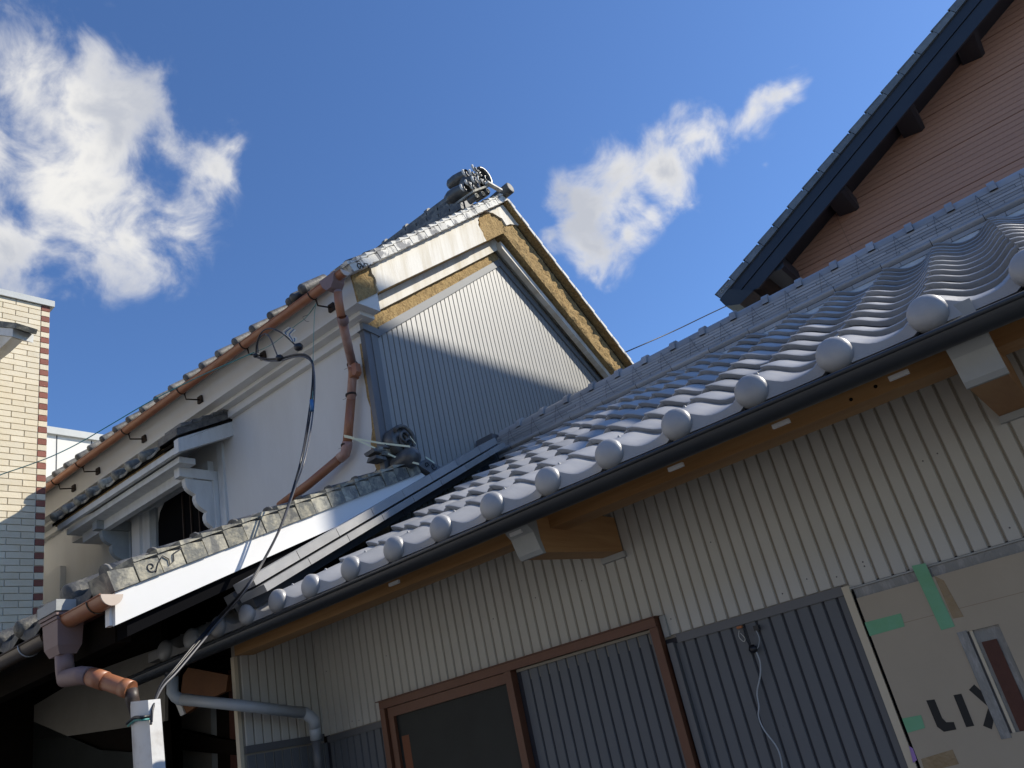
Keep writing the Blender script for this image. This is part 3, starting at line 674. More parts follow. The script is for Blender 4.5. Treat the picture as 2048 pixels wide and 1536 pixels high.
# round end tile at the apex and the small rolls behind
e = MB(); e.lathe([(-.002, .001), (0, .03), (.0, .048), (-.006, .056), (-.05, .056), (-.22, .054)], (-3.10, 5.40, 4.685), (1, 0, .10), 20); part('round_ridge_tile', e, old_tile, kr)
# near slope tiles seen along the eave (rolls with end balls) and long rolls up the slope
kx = [-3.75-.2095*i for i in range(21)]
bt = MB(); bt.lathe([(-.012, .001), (-.011, .02), (-.004, .028), (.004, .031), (.03, .030), (.20, .026)], (0, 0, 0), (0, math.cos(AN), math.sin(AN)), 14)
def pan(W): 
    mb = MB(); us = [i/8 for i in range(9)]
    f = lambda u, v, d=0: Vector((u*W, v*math.cos(AN), v*math.sin(AN)-.030*math.sin(math.pi*u)-.0+d))
    mb.grid([[f(u, 0, -.026) for u in us], [f(u, 0) for u in us], [f(u, .3) for u in us]]); return mb
bt.v += []; pm = pan(.2095)
n0 = len(bt.v); bt.v += [(a+.0, b+.01, c) for a, b, c in pm.v]; bt.f += [tuple(n0+i for i in f) for f in pm.f]; bt.sm += pm.sm
btm = bt.mesh('eave_tile')
for x in kx: link('eave_tile', btm, old_tile, kr, (x, 3.20, 3.062))
for x, r_, y_ in ((-3.585, .037, 3.185),(-3.70, .032, 3.20)):
    e = MB(); e.lathe([(-.02, .001), (-.018, r_*.6), (-.006, r_*.93), (.004, r_), (.26, r_*.95)], (x, y_, 3.072), (0, math.cos(AN), math.sin(AN)), 16); part('eave_tile', e, old_tile, kr)
rm = MB(); rm.tube([(0, 0, 0), (0, math.cos(AN)*(LN-.2), math.sin(AN)*(LN-.2))], .03, 8); rmm = rm.mesh('tile_roll')
for x in kx: link('tile_roll', rmm, old_tile, kr, (x, 3.40, 3.062+.2*math.tan(AN)))
# kura ridge: stacked courses
for i, (z0, z1, hw) in enumerate([(4.72, 4.765, .12), (4.77, 4.805, .11), (4.81, 4.845, .105), (4.85, 4.885, .10), (4.89, 4.925, .095), (4.93, 4.965, .09)]):
    x = XE-(.15*(i % 2))
    while x < -3.62:
        b = min(x+.30, -3.60); part('ridge_tile', B(x, b-.012, 5.40-hw, 5.40+hw, z0, z1), old_tile, kr); x += .30
part('ridge_core', B(XE, -3.60, 5.34, 5.46, 4.60, 4.98), groove_m, kr)
for i in range(14):
    x = -3.75-.31*i; e = MB(); e.tube([(x-.30, 5.40, 4.985), (x-.04, 5.40, 4.99)], .055, 10); e.tube([(x-.045, 5.40, 4.99), (x, 5.40, 4.99)], .068, 10); part('ridge_cap', e, old_tile, kr)
# ridge ornament (scrolled end tile)
orn = thing('ridge_ornament', 'dark ridge-end ornament tile with white-edged wave scrolls at the storehouse gable peak', 'ornament', (-3.3, 5.2, 4.7))
def curl(c, r0, turns, x, tube_r, m_, sgn=1, start=0, nm='scroll'):
    pl_ = lambda a, b: (x, a, b); part(nm, MB().tube(spiral(c, r0, turns, pl_, 26, sgn, start), [tube_r*(1-.55*i/25) for i in range(26)], 7), m_, orn)
cp = lambda x, y, X=-3.25: (onx(860+x/10.24, 320+y/10.24, X).y, onx(860+x/10.24, 320+y/10.24, X).z)
O1 = mat('polished_ornament_tile', (.06, .062, .066), .35, .1, .5, c2=(.14, .135, .12), scale=16, amt=.7, bump=.1)
O2 = mat('white_ornament_edge', (.80, .79, .74), .7, c2=(.3, .29, .27), scale=20, amt=.7)
cc_ = cp(600, 400, -3.38)
e = MB(); e.lathe([(-.15, .001), (-.145, .03), (-.12, .052), (-.06, .062), (0, .060), (.08, .050)], (-3.36, cc_[0], cc_[1]), (1, .1, 0), 18); part('drum_body', e, O1, orn)
cc_ = cp(560, 690, -3.36)
e = MB(); e.lathe([(-.14, .001), (-.13, .04), (-.08, .062), (-.02, .066), (.06, .056), (.10, .045)], (-3.35, cc_[0], cc_[1]), (1, .1, 0), 16); part('drum_body', e, O1, orn)
cc_ = cp(850, 450, -3.28)
e = MB(); e.lathe([(-.12, .06), (-.06, .085), (.02, .085), (.03, .001)], (-3.27, cc_[0], cc_[1]), (1, 0, 0), 16); part('ornament_core', e, O1, orn)
cc_ = cp(1110, 340, -3.24)
e = MB(); e.lathe([(-.06, .08), (.0, .082), (.004, .001)], (-3.245, cc_[0], cc_[1]), (1, 0, 0), 18); part('ornament_core', e, darkin, orn)
for (x, y, r_, tn, sg, stt, wh) in [(1150, 390, .052, 1.4, -1, .5, 0), (910, 190, .042, .75, 1, 2.6, 1), (985, 300, .040, 1.1, 1, 1.4, 1), (850, 280, .040, .8, 1, 2.7, 1), (720, 290, .042, .75, 1, 2.6, 1), (760, 480, .030, .8, 1, 2.6, 1), (900, 430, .036, .9, 1, 2.4, 1), (1010, 430, .038, .8, 1, 2.2, 1), (670, 590, .036, .8, 1, 2.5, 1), (860, 560, .036, 1.0, 1, 2.2, 1), (1080, 470, .026, .9, 1, 1.6, 1)]:
    c_ = cp(x, y, -3.22); curl(c_, r_, tn, -3.212, .0115 if wh else .012, O2 if wh else O1, sg, stt)
    if wh: curl((c_[0]+.010, c_[1]-.012), r_*.62, tn, -3.200, .010, O1, sg, stt)
hoodc = cp(1110, 350, -3.20)
mbh = MB(); mbh.tube([(-3.20, hoodc[0]+.092*math.cos(a), hoodc[1]+.092*math.sin(a)) for a in [2.3-.22*i for i in range(14)]], .017, 8); part('hood_rim', mbh, O1, orn)
a0, a1 = cp(870, 670, -3.16), cp(1220, 540, -3.16)
mbp = MB(); mbp.prism([(a0[0], a0[1]), (a1[0], a1[1]), (a1[0], a1[1]+.022), (a0[0], a0[1]+.022)], -3.36, -3.15, 'x'); part('shelf_tile', mbp, worn_tile, orn)
a0, a1 = cp(1190, 420, -3.12), cp(1480, 590, -3.12)
mbp = MB(); mbp.prism([(a0[0], a0[1]), (a1[0], a1[1]), (a1[0], a1[1]-.018), (a0[0], a0[1]-.018)], -3.16, -3.12, 'x'); part('shelf_tile', mbp, O2, orn)
for x, y in ((950, 740), (1080, 700), (1180, 640)):
    c_ = cp(x, y, -3.16); mbp = MB(); mbp.lathe([(-.08, .034), (0, .034), (.004, .030)], (-3.165, c_[0], c_[1]), (1, 0, 0), 12); part('scroll_base', mbp, O1, orn); curl(c_, .028, 1.4, -3.158, .007, worn_tile)
# brown gutter with brackets along the kura eave
gc = ony(546.8, 651, 3.2); KG = gc.z+.012
kg = gutter(-7.9, -3.175, 3.19, KG, .036, 'gutter', pipe_m, kura, .004, True, lid_m)
for x in (-7.05, -6.62, -5.87, -5.06, -4.26, -3.50):
    b_ = MB(); b_.tube([(x, 3.19-.039*math.cos(a), KG-.039*math.sin(a)) for a in [math.pi*i/10 for i in range(11)]], .0045, 6)
    b_.tube([(x, 3.215, KG-.035), (x, 3.225, KG-.075), (x, 3.345, KG-.055)], .006, 6)
    b_.box(x-.026, x+.026, 3.335, 3.352, KG-.082, KG-.026); part('gutter_bracket', b_, iron, kg)
# outlet, funnel, and downpipe
dp = thing('downpipe', 'copper-brown downpipe bending down the white storehouse wall, tied with a pale ribbon', 'downpipe', (-3.55, 3.45, 1.9))
xo = ony(668, 570, 3.19).x
e = MB(); e.prism([(xo-.085, KG+.012), (xo+.065, KG+.012), (xo+.045, KG-.05), (xo+.016, KG-.085), (xo-.03, KG-.085), (xo-.06, KG-.05)], 3.19-.046, 3.19+.046, 'y'); part('outlet_box', e, joint_m, dp)
D = [ony(676, 585, 3.19), ony(677, 600, 3.195), ony(683, 636, 3.20), ony(704, 726, 3.475), ony(706, 738, 3.49), ony(702, 800, 3.49), ony(694, 893, 3.49), ony(690, 908, 3.485), ony(618, 968, 3.44), ony(560, 1012, 3.40)]
part('joint', MB().lathe([(-.02, .01), (-.012, .024), (0, .028), (.012, .024), (.02, .012)], D[0], (0, 0, 1), 12), joint_m, dp)
part('pipe', MB().tube([D[0], D[1], D[2]], .027, 14), pipe_m, dp)
part('pipe', MB().tube([D[2], D[3]], .0295, 14), pipe_w, dp)
part('pipe', MB().tube([D[3], D[4], D[5]], .0295, 14), pipe_w, dp)
part('pipe', MB().tube([D[5], D[6]], .0305, 14), pipe_m, dp)
part('pipe', MB().tube([D[7], D[8], D[9]], .0305, 14), pipe_m, dp)
part('joint', MB().lathe([(-.03, .026), (-.02, .034), (.0, .036), (.02, .034), (.03, .026)], D[2]+Vector((0, .012, -.012)), (D[3]-D[2]), 14), joint_m, dp)
part('elbow', MB().tube([D[6]+(D[5]-D[6]).normalized()*.03, D[6], D[7], D[7]+(D[8]-D[7]).normalized()*.05], .0345, 14), pipe_w, dp)
part('sleeve', MB().tube([D[4]+Vector((0, 0, .03)), D[4]+Vector((0, 0, -.07))], .0335, 14), pipe_m, dp)
part('inspection_cap', MB().prism([(D[4].x+.025, D[4].z+.02), (D[4].x+.062, D[4].z+.012), (D[4].x+.066, D[4].z-.055), (D[4].x+.045, D[4].z-.075), (D[4].x+.02, D[4].z-.06)], 3.455, 3.50, 'y'), pipe_m, dp)
for p_, in ((D[4]+Vector((0, 0, .035)),), (ony(702, 790, 3.49),), (ony(693, 890, 3.49),)):
    part('pipe_clamp', MB().lathe([(-.007, .033), (-.007, .037), (.007, .037), (.007, .033)], p_, (0, 0, 1), 14), iron, dp)
    part('clamp_spike', MB().tube([p_+Vector((-.03, .01, 0)), p_+Vector((-.115, .03, .022))], [.006, .0015], 6), screw, dp)
# window hood on the kura
hd = part('window_hood', MB().prism([(YK-.0, 2.75), (3.10, 2.505), (3.10, 2.53), (YK, 2.775)], -6.90, -4.965, 'x'), wood_k, kura)
hx = [ony(290+i, 0, 1).x for i in range(0)]
hood_h = lambda y: 2.755+(2.53-2.755)*(YK-y)/(YK-3.10)
hb = MB(); W_ = .215; us = [i/8 for i in range(9)]
AH = math.atan2(.225, .45)
for r_ in range(3):
    pass
ht = MB(); f = lambda u, v, d=0: Vector((u*W_, v*math.cos(AH), v*math.sin(AH)+.012-.020*math.sin(math.pi*min(1, u*1.15)**1.0)+d-.03*(v/.5)*0))
ht.grid([[f(u, 0, -.024) for u in us], [f(u, 0) for u in us], [f(u, .5) for u in us]]); ht.grid([[f(u, .012, -.024) for u in us][::-1], [f(u, 0, -.024) for u in us][::-1]])
ht.lathe([(-.016, .001), (-.014, .020), (-.006, .035), (.004, .040), (.05, .038), (.5, .030)], (0, -.022, .008), (0, math.cos(AH), math.sin(AH)), 12)
htm = ht.mesh('hood_tile')
for i in range(8):
    link('hood_tile', htm, worn_tile, hd, (-5.42-.198*i, 3.085, 2.545), (0, 0, 0))
vt = MB(); vt.prism([(3.07, 2.545), (YK, 2.775), (YK, 2.835), (3.07, 2.60)], -5.21, -4.955, 'x'); part('hood_verge_tile', vt, old_tile, hd)
for i in range(5):
    vt = MB(); y0 = 3.10+i*.09; z0 = 2.615+(y0-3.10)*.5; vt.prism([(y0, z0), (y0+.10, z0+.045), (y0+.10, z0+.062), (y0, z0+.03)], -5.16, -4.948, 'x'); part('hood_verge_tile', vt, old_tile, hd)
part('tile_bed', B(-6.88, -5.2, 3.115, 3.14, 2.50, 2.545), mud, hd)
part('hood_bargeboard', MB().prism([(3.085, 2.42), (YK, 2.628), (YK, 2.745), (3.085, 2.528)], -5.02, -4.965, 'x'), white_w, hd)
part('hood_eave_board', B(-6.85, -5.02, 3.118, 3.150, 2.452, 2.502), white_w, hd)
part('hood_eave_board', B(-6.80, -5.10, 3.17, 3.30, 2.405, 2.45), white_w, hd)
part('hood_beam', B(-6.75, -5.19, 3.28, 3.335, 2.33, 2.405), white_w, hd)
part('hood_soffit', MB().prism([(3.15, 2.505), (YK, 2.70), (YK, 2.71), (3.15, 2.515)], -6.82, -5.02, 'x'), plaster, hd)
part('hood_end_block', MB().prism([(3.30, 2.40), (YK, 2.40), (YK, 2.65), (3.30, 2.55)], -6.98, -6.74, 'x'), plaster, hd)
def scalloped(x0, x1):
    pts = [(YK, 2.33), (3.27, 2.33)]
    cy, z = 3.27, 2.33
    for (ya, za, yb, zb) in ((3.27, 2.33, 3.345, 2.215), (3.345, 2.215, 3.43, 2.09), (3.43, 2.09, 3.475, 1.97), (3.475, 1.97, 3.52, 1.90)):
        for i in range(1, 6):
            t_ = i/5; b = math.sin(math.pi*t_)*.022; pts.append((lerp(ya, yb, t_)-b, lerp(za, zb, t_)-b*.7))
        pts.append((yb+.010, zb-.002))
    pts.append((YK, 1.88)); return MB().prism(pts[::-1], x0, x1, 'x')
for x in (-5.245, -6.46):
    br = part('hood_bracket', scalloped(x-.0, x+.045), grey_w if x < -6 else white_w, hd)
    part('bracket_arm', B(x-.01, x+.06, 3.22, YK, 2.335, 2.41), grey_w if x < -6 else white_w, hd)
    part('bracket_post', B(x-.01, x+.07, 3.495, YK+.002, 1.4, 2.334), grey_w if x < -6 else white_w, hd)
part('bracket_board', B(-5.17, -5.10, 3.53, YK+.002, 1.4, 2.62), white_w, hd)
kwn = part('window', B(-6.36, -6.24, 3.49, YK+.002, 1.5, 2.50), plaster, kura)
part('window_frame', B(-6.24, -6.13, 3.515, YK+.002, 1.5, 2.46), white_w, kwn)
part('window_frame', B(-6.34, -5.25, 3.50, YK+.002, 2.42, 2.52), white_w, kwn)
part('window_opening', MB().prism([(-6.05, 1.5), (-5.25, 1.5), (-5.25, 2.42), (-5.93, 2.42), (-6.0, 2.36), (-6.03, 2.28)], 3.535, YK-.002, 'y'), darkin, kwn)
part('window_reveal', B(-6.13, -6.05, 3.525, YK-.001, 1.5, 2.42), grey_w, kwn)
for x in (-5.66, -5.55, -5.44): part('window_bar', B(x, x+.012, 3.520, 3.532, 1.5, 2.40), iron, kwn)
part('wall_pilaster', B(-8.1, -7.62, YK-.05, YK, GZ, 2.40), plaster, kura)

# ------------------------------------------------------------------ LEAN-TO (low tiled roof with the white bargeboard)
XB = -3.30
lt = thing('lean_to', 'low old tiled lean-to roof with a new white bargeboard, in front of the storehouse', 'lean-to', (-4.5, 2.6, GZ))
AL = math.atan2(1.80-1.02, 3.69-1.69); LL = 2.13
def ll(v, w_, y0=1.72, z0=.945): return (y0+v*math.cos(AL)-w_*math.sin(AL), z0+v*math.sin(AL)+w_*math.cos(AL))
lr = part('roof', MB().prism([ll(.05, 0), ll(LL, 0), ll(LL, .045), ll(.05, .045)], -6.4, -3.46, 'x'), old_tile, lt)
part('soffit', MB().prism([ll(.04, -.02), ll(LL, -.02), ll(LL, -.004), ll(.04, -.004)], -6.4, -3.36, 'x'), wood_k, lt)
part('bargeboard', MB().prism([(1.735, .800), (3.836, 1.662), (3.70, 1.725), (1.735, .935)][::1], XB-.02, XB, 'x'), white_b, lt)
part('bargeboard_return', B(XB-.055, XB-.021, 1.722, 1.742, .805, .93), white_b, lt)
part('verge_frame', MB().prism([(1.80, .76), (3.85, 1.61), (3.85, 1.70), (1.80, .86)], XB-.11, XB-.03, 'x'), darkin, lt)
nt_ = 18; sv = LL/nt_
def vtl(i, w0, w1, x0, x1, L=1.0, tp=.010): 
    v = i*sv; p = [ll(v+.004, w0), ll(v+sv*L-.002, w0), ll(v+sv*L-.002, w1-tp), ll(v+.004, w1+tp)]; return MB().prism(p, x0, x1, 'x')
mm = [worn_tile, lichen_tile]
for i in range(nt_):
    part('verge_tile', vtl(i, -.012, .068, XB-.15, XB+.012+.003*(i % 2)), mm[i % 2], lr)
    if i > 0: part('verge_tile_top', vtl(i, .074, .086, XB-.17, XB+.020, 1.0), mm[(i+1) % 2], lr)
    if i % 2 == 1:
        a, b = ll(i*sv, .085); a2, b2 = ll((i+2.2)*sv, .07); e = MB(); e.tube([(XB-.20, a, b), (XB-.20, a2, b2)], .043, 12); e.tube([(XB-.20, a-.001, b), (XB-.20, a+.012, b+.005)], .048, 12); part('round_tile', e, old_tile, lr)
plb = lambda a, b: (XB+.0165, a, b)
sc = MB(); c1 = ll(.19, .030); sc.tube(spiral(c1, .026, 1.3, plb, 22, -1, 0), .0028, 5); c2_ = ll(.27, .034)
sc.tube([plb(*ll(.20, .002)), plb(*ll(.225, .035)), plb(*ll(.26, .058)), plb(*ll(.28, .035)), plb(*ll(.275, .010)), plb(*ll(.30, .02)), plb(*ll(.31, .05)), plb(*ll(.36, .062))], .0028, 5)
part('scroll_relief', sc, groove_m, lr)
# eave tiles of the lean-to
def old_eave(x, y, z, W, r_, big=False):
    mb = MB(); us = [i/10 for i in range(11)]
    f = lambda u, v, d=0: Vector((u*W, v*math.cos(AL), v*math.sin(AL)+.030-.055*math.sin(math.pi*min(1, .12+u*.82))+d))
    mb.grid([[f(u, 0, -.045) for u in us], [f(u, 0) for u in us], [f(u, .35) for u in us]]); mb.grid([[f(u, .02, -.045) for u in us], [f(u, 0, -.045) for u in us]])
    mb.lathe([(-.022, .001), (-.018, r_*.55), (-.006, r_*.9), (.003, r_), (.02, r_), (.40, r_*.9)], (0, 0, 0), (0, math.cos(AL), math.sin(AL)), 18)
    return link('eave_tile', mb.mesh('eave_tile'), dark_eave, lr, (x, y, z))
old_eave(-3.652, 1.715, 1.010, .235, .058)
old_eave(-3.885, 1.715, .995, .232, .046)
for x in (-4.112, -4.34, -4.57, -4.80, -5.03, -5.26, -5.49, -5.72, -5.95, -6.18): old_eave(x, 1.715, .985, .225, .046)
for x in (-3.885, -4.112, -4.34, -4.57, -4.80, -5.03, -5.26, -5.49):
    link('tile_roll', MATS and (lambda: (MB().tube([(0, 0, 0), (0, 1.7*math.cos(AL), 1.7*math.sin(AL))], .04, 8)).mesh('tile_roll'))(), old_tile, lr, (x, 1.98, 1.10))
part('eaves_beam', B(-6.4, -3.43, 1.801, 1.87, .76, .95), wood_k, lt)
part('eaves_plank', B(-6.4, -3.36, 1.775, 1.80, .90, .96), wood_r, lt)
# gutters and hopper
lg = gutter(-3.60, -3.262, 1.70, .915, .046, 'gutter', pipe_m, lt, .004, True, lid_m)
part('gutter_strap', MB().tube([(-3.37, 1.70-.049*math.cos(a), .915-.049*math.sin(a)) for a in [math.pi*i/10 for i in range(11)]], .003, 6), bronze_g, lg)
lg2 = gutter(-6.4, -3.78, 1.70, .885, .046, 'gutter', bronze_g, lt, .005, False)
part('gutter_strap', MB().tube([(-3.98, 1.70-.049*math.cos(a), .885-.049*math.sin(a)) for a in [math.pi*i/10 for i in range(11)]], .003, 6), pvc_g, lg2)
hp = thing('rain_hopper', 'faded pink rain hopper with a copper-brown elbow pipe below the lean-to gutter', 'rain hopper', (-3.68, 1.70, .7))
e = MB()
def frus(x0, x1, y0, y1, z0, X0, X1, Y0, Y1, z1): e.hexa([(x0, y0, z0), (x1, y0, z0), (x1, y1, z0), (x0, y1, z0), (X0, Y0, z1), (X1, Y0, z1), (X1, Y1, z1), (X0, Y1, z1)])
xc = -3.665
frus(xc-.045, xc+.045, 1.665, 1.735, .765, xc-.060, xc+.060, 1.65, 1.75, .80); frus(xc-.060, xc+.060, 1.65, 1.75, .80, xc-.070, xc+.066, 1.645, 1.755, .905)
part('hopper_body', e, joint_m, hp)
for i, (z0, z1, g_) in enumerate(((.906, .918, .078), (.922, .934, .084), (.938, .985, .090))): part('hopper_rim', B(xc-g_, xc+g_*.9, 1.70-.06-.004*i, 1.70+.06+.004*i, z0, z1), joint_m if i < 2 else chalk, hp)
E0 = Vector((xc+.01, 1.70, .765)); E1 = ony(135, 1322, 1.70); E1 = Vector((xc+.02, 1.70, .70)); E2 = ony(152, 1350, 1.70); E3 = ony(180, 1352, 1.72); E4 = ony(262, 1380, 1.80)
E5 = ony(277, 1440, 1.90)
part('elbow', MB().tube([E0, E1, E1+Vector((.004, 0, -.03)), E2*.6+E3*.4, E3], [.036, .036, .037, .037, .036], 16), joint_m, hp)
part('pipe', MB().tube([E3, E3*.2+E4*.8, E4], .0335, 16), pipe_m, hp)
part('pipe_collar', MB().tube([E3+(E4-E3)*.05, E3+(E4-E3)*.38], .0375, 16), pipe_m, hp); part('pipe_collar', MB().tube([E3+(E4-E3)*.80, E4], .036, 16), pipe_m, hp)
part('lower_pipe', MB().tube([E4, E4+Vector((.006, .0, -.03)), E5], .026, 14), mat('dark_pipe', (.05, .035, .03), .5), hp)
# broken ridge and ogre tile at the lean-to top
og = thing('onigawara', 'dark scrolled ridge-end tile with a round cap, tied with pale ribbon, atop the lean-to roof', 'ornament tile', (-3.3, 3.6, 1.8))
oc = lambda x, y, X: (onx(720+x/9.035, 830+y/9.035, X).y, onx(720+x/9.035, 830+y/9.035, X).z)
c_ = oc(760, 480, -3.34)
def curl2(c, r0, turns, x, tr, m_, sg=1, stt=0): part('scroll', MB().tube(spiral(c, r0, turns, lambda a, b: (x, a, b), 26, sg, stt), [tr*(1-.4*i/25) for i in range(26)], 8), m_, og)
e = MB(); e.lathe([(-.15, .07), (-.12, .105), (-.03, .108), (-.02, .10), (-.019, .001)], (-3.30, c_[0], c_[1]), (1, 0, 0), 20); part('scroll_body', e, O1, og)
curl2(c_, .100, 1.5, -3.305, .014, old_tile, -1, 2.6); curl2((c_[0]-.03, c_[1]-.0), .045, 1.2, -3.285, .010, old_tile, 1, .5); curl2((c_[0]+.02, c_[1]-.045), .05, 1.0, -3.29, .010, O1, -1, 3)
c_ = oc(1040, 690, -3.20); e = MB(); e.lathe([(.045, .001), (.042, .03), (.030, .052), (.008, .064), (-.01, .066), (-.14, .062)], (-3.25, c_[0], c_[1]), (1, .0, .1), 22); part('round_cap', e, O1, og)
p_ = [oc(1060, 900, -3.27), oc(1390, 1120, -3.27), oc(1490, 1020, -3.27), oc(1450, 930, -3.27), oc(1200, 790, -3.27)]
part('scroll_board', MB().prism(p_, -3.36, -3.27, 'x'), grey_t, og)
pl3 = lambda a, b: (-3.266, a, b)
s1 = oc(1210, 910, -3.266); s2 = oc(1330, 930, -3.266); sc = MB(); sc.tube(spiral(s1, .022, 1.1, pl3), .003, 5); sc.tube(spiral(s2, .026, 1.2, pl3, 22, -1), .003, 5); part('scroll_relief', sc, groove_m, og)
rb = random.Random(3); br_ = thing('broken_ridge_tiles', 'heap of broken old ridge tiles beside the scrolled tile on the lean-to', 'broken tiles', (-3.45, 3.45, 1.72))
for i, (x, y, s_) in enumerate([(280, 700, .055), (360, 650, .05), (450, 620, .06), (540, 640, .045), (300, 800, .05), (420, 740, .06), (560, 720, .05), (640, 660, .05)]):
    c_ = oc(x, y, -3.42); e = MB(); P = []
    for k in range(8):
        sx, sy, sz = ((-1, 1, 1, -1)[k % 4], (-1, -1, 1, 1)[k % 4], -1 if k < 4 else 1)
        P.append((-3.42+sx*s_*rb.uniform(.6, 1.1), c_[0]+sy*s_*rb.uniform(.6, 1.1), c_[1]+sz*s_*rb.uniform(.15, .32)))
    e.hexa(P); part('tile_fragment', e, worn_tile if i % 2 else old_tile, br_)
# under-structure of the lean-to: plaster panels, dark posts and beams
YU = 3.10
def poly_y(pts, y, n_, m_, par, t_=.02, onlyz=None):
    P = [ony(a, b, y) for a, b in pts]; mb = MB(); mb.prism([(p.x, p.z) for p in P], y, y+t_, 'y'); return part(n_, mb, m_, par)
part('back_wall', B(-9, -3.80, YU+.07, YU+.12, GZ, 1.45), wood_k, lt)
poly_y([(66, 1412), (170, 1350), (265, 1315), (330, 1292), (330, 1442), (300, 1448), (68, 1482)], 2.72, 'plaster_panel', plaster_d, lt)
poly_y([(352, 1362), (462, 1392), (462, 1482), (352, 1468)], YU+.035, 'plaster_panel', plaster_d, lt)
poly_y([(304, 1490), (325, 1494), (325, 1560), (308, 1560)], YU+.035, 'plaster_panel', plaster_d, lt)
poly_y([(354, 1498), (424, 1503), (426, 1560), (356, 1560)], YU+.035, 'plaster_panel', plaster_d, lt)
poly_y([(330, 1340), (352, 1340), (358, 1570), (324, 1570)], YU, 'post', wood_k, lt, .03)
poly_y([(420, 1360), (430, 1360), (438, 1570), (425, 1570)], YU, 'post', grey_w, lt, .025)
poly_y([(430, 1340), (456, 1340), (462, 1570), (437, 1570)], YU-.01, 'post', wood_k, lt, .03)
poly_y([(456, 1340), (478, 1340), (482, 1570), (462, 1570)], YU-.02, 'post', wood_r, lt, .03)
poly_y([(40, 1490), (300, 1448), (420, 1474), (560, 1498), (600, 1520), (440, 1508), (300, 1495), (40, 1540)], YU-.05, 'tie_beam', wood_k, lt, .05)
poly_y([(376, 1335), (456, 1350), (452, 1382), (404, 1405), (370, 1428), (360, 1400), (366, 1350)], 2.75, 'cedar_offcut', mat('brown_offcut', (.20, .085, .03), .7, c2=(.12, .05, .02), scale=8), lt, .03)
poly_y([(350, 1405), (360, 1405), (369, 1428), (361, 1432)], 2.74, 'white_batten', white_b, lt, .01)
poly_y([(60, 1440), (200, 1500), (330, 1510), (330, 1580), (60, 1580)], 2.72, 'dark_glazing', glass_k, lt, .01)
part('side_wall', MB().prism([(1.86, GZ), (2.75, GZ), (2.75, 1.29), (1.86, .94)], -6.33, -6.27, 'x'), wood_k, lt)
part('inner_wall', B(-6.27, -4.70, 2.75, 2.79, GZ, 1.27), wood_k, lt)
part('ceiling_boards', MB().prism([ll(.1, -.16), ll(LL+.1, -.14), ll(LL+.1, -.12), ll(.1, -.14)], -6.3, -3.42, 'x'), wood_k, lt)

# grey PVC drain from the front gutter to the wing wall
pv = thing('drain_pipe', 'pale grey plastic drain pipe running from the black gutter end to the wing wall', 'drain pipe', tuple(ony(480, 1400, 2.7)))
q0 = ony(345, 1352, 2.36); q1 = ony(345, 1385, 2.36); q2 = ony(358, 1398, 2.38); q3 = ony(610, 1426, 2.86); q4 = ony(628, 1440, 2.90); q5 = ony(632, 1478, 2.92); q6 = ony(640, 1560, 2.93)
part('outlet', MB().tube([ony(346, 1325, 2.36), q0], .037, 14), blackg, pv)
part('elbow', MB().tube([q0, q1, q1*.5+q2*.5+Vector((0, 0, -.004)), q2, q2*.9+q3*.1], .0285, 16), pvc_g, pv)
qm = ony(482, 1411, 2.50)
part('pipe', MB().tube([q2.lerp(qm, .06), qm, q3], .027, 16), pvc_g, pv)
part('elbow', MB().tube([q3*.9+q2*.1, q3, q3*.4+q4*.6, q4, q4*.6+q5*.4], .0295, 16), pvc_g, pv)
part('pipe', MB().tube([q4*.7+q5*.3, q5], .0285, 16), pvc_g, pv)
part('pipe', MB().tube([q5, q6], .024, 12), trim_d, pv)
# white cable cover tied with green string
cv = thing('cable_cover', 'dirty white half-round cable cover standing upright, tied with green string', 'cable cover', tuple(ony(285, 1536, 1.80)))
e = MB(); a = ony(260, 1404, 1.80); b = ony(296, 1400, 1.77); c1_ = ony(268, 1560, 1.80); d1 = ony(307, 1560, 1.77)
def col(p, q, p2, q2):
    n = 6; r1 = []; r2 = []
    for i in range(n+1):
        t_ = i/n; bul = -.018*math.sin(math.pi*t_); r1.append(p.lerp(q, t_)+Vector((0, bul, 0))); r2.append(p2.lerp(q2, t_)+Vector((0, bul, 0)))
    e.grid([r2, r1]); e.grid([[p, q], [r1[0]+Vector((0, .05, -.01)), r1[-1]+Vector((0, .05, -.01))]], False); e.grid([[q2, q], [q2+Vector((0, .05, 0)), q+Vector((0, .05, 0))]], False); e.grid([[p, p2], [p+Vector((0, .05, 0)), p2+Vector((0, .05, 0))]], False)
col(a, b, c1_, d1); part('cover', e, pvc_w, cv)
tp = [ony(256, 1452, 1.78), ony(270, 1441, 1.75), ony(285, 1440, 1.74), ony(300, 1438, 1.77)]
path(tp, .004, cable_t, cv, 'green_string'); path([p+Vector((0, -.004, .010)) for p in tp], .006, cable_k, cv, 'black_strap')

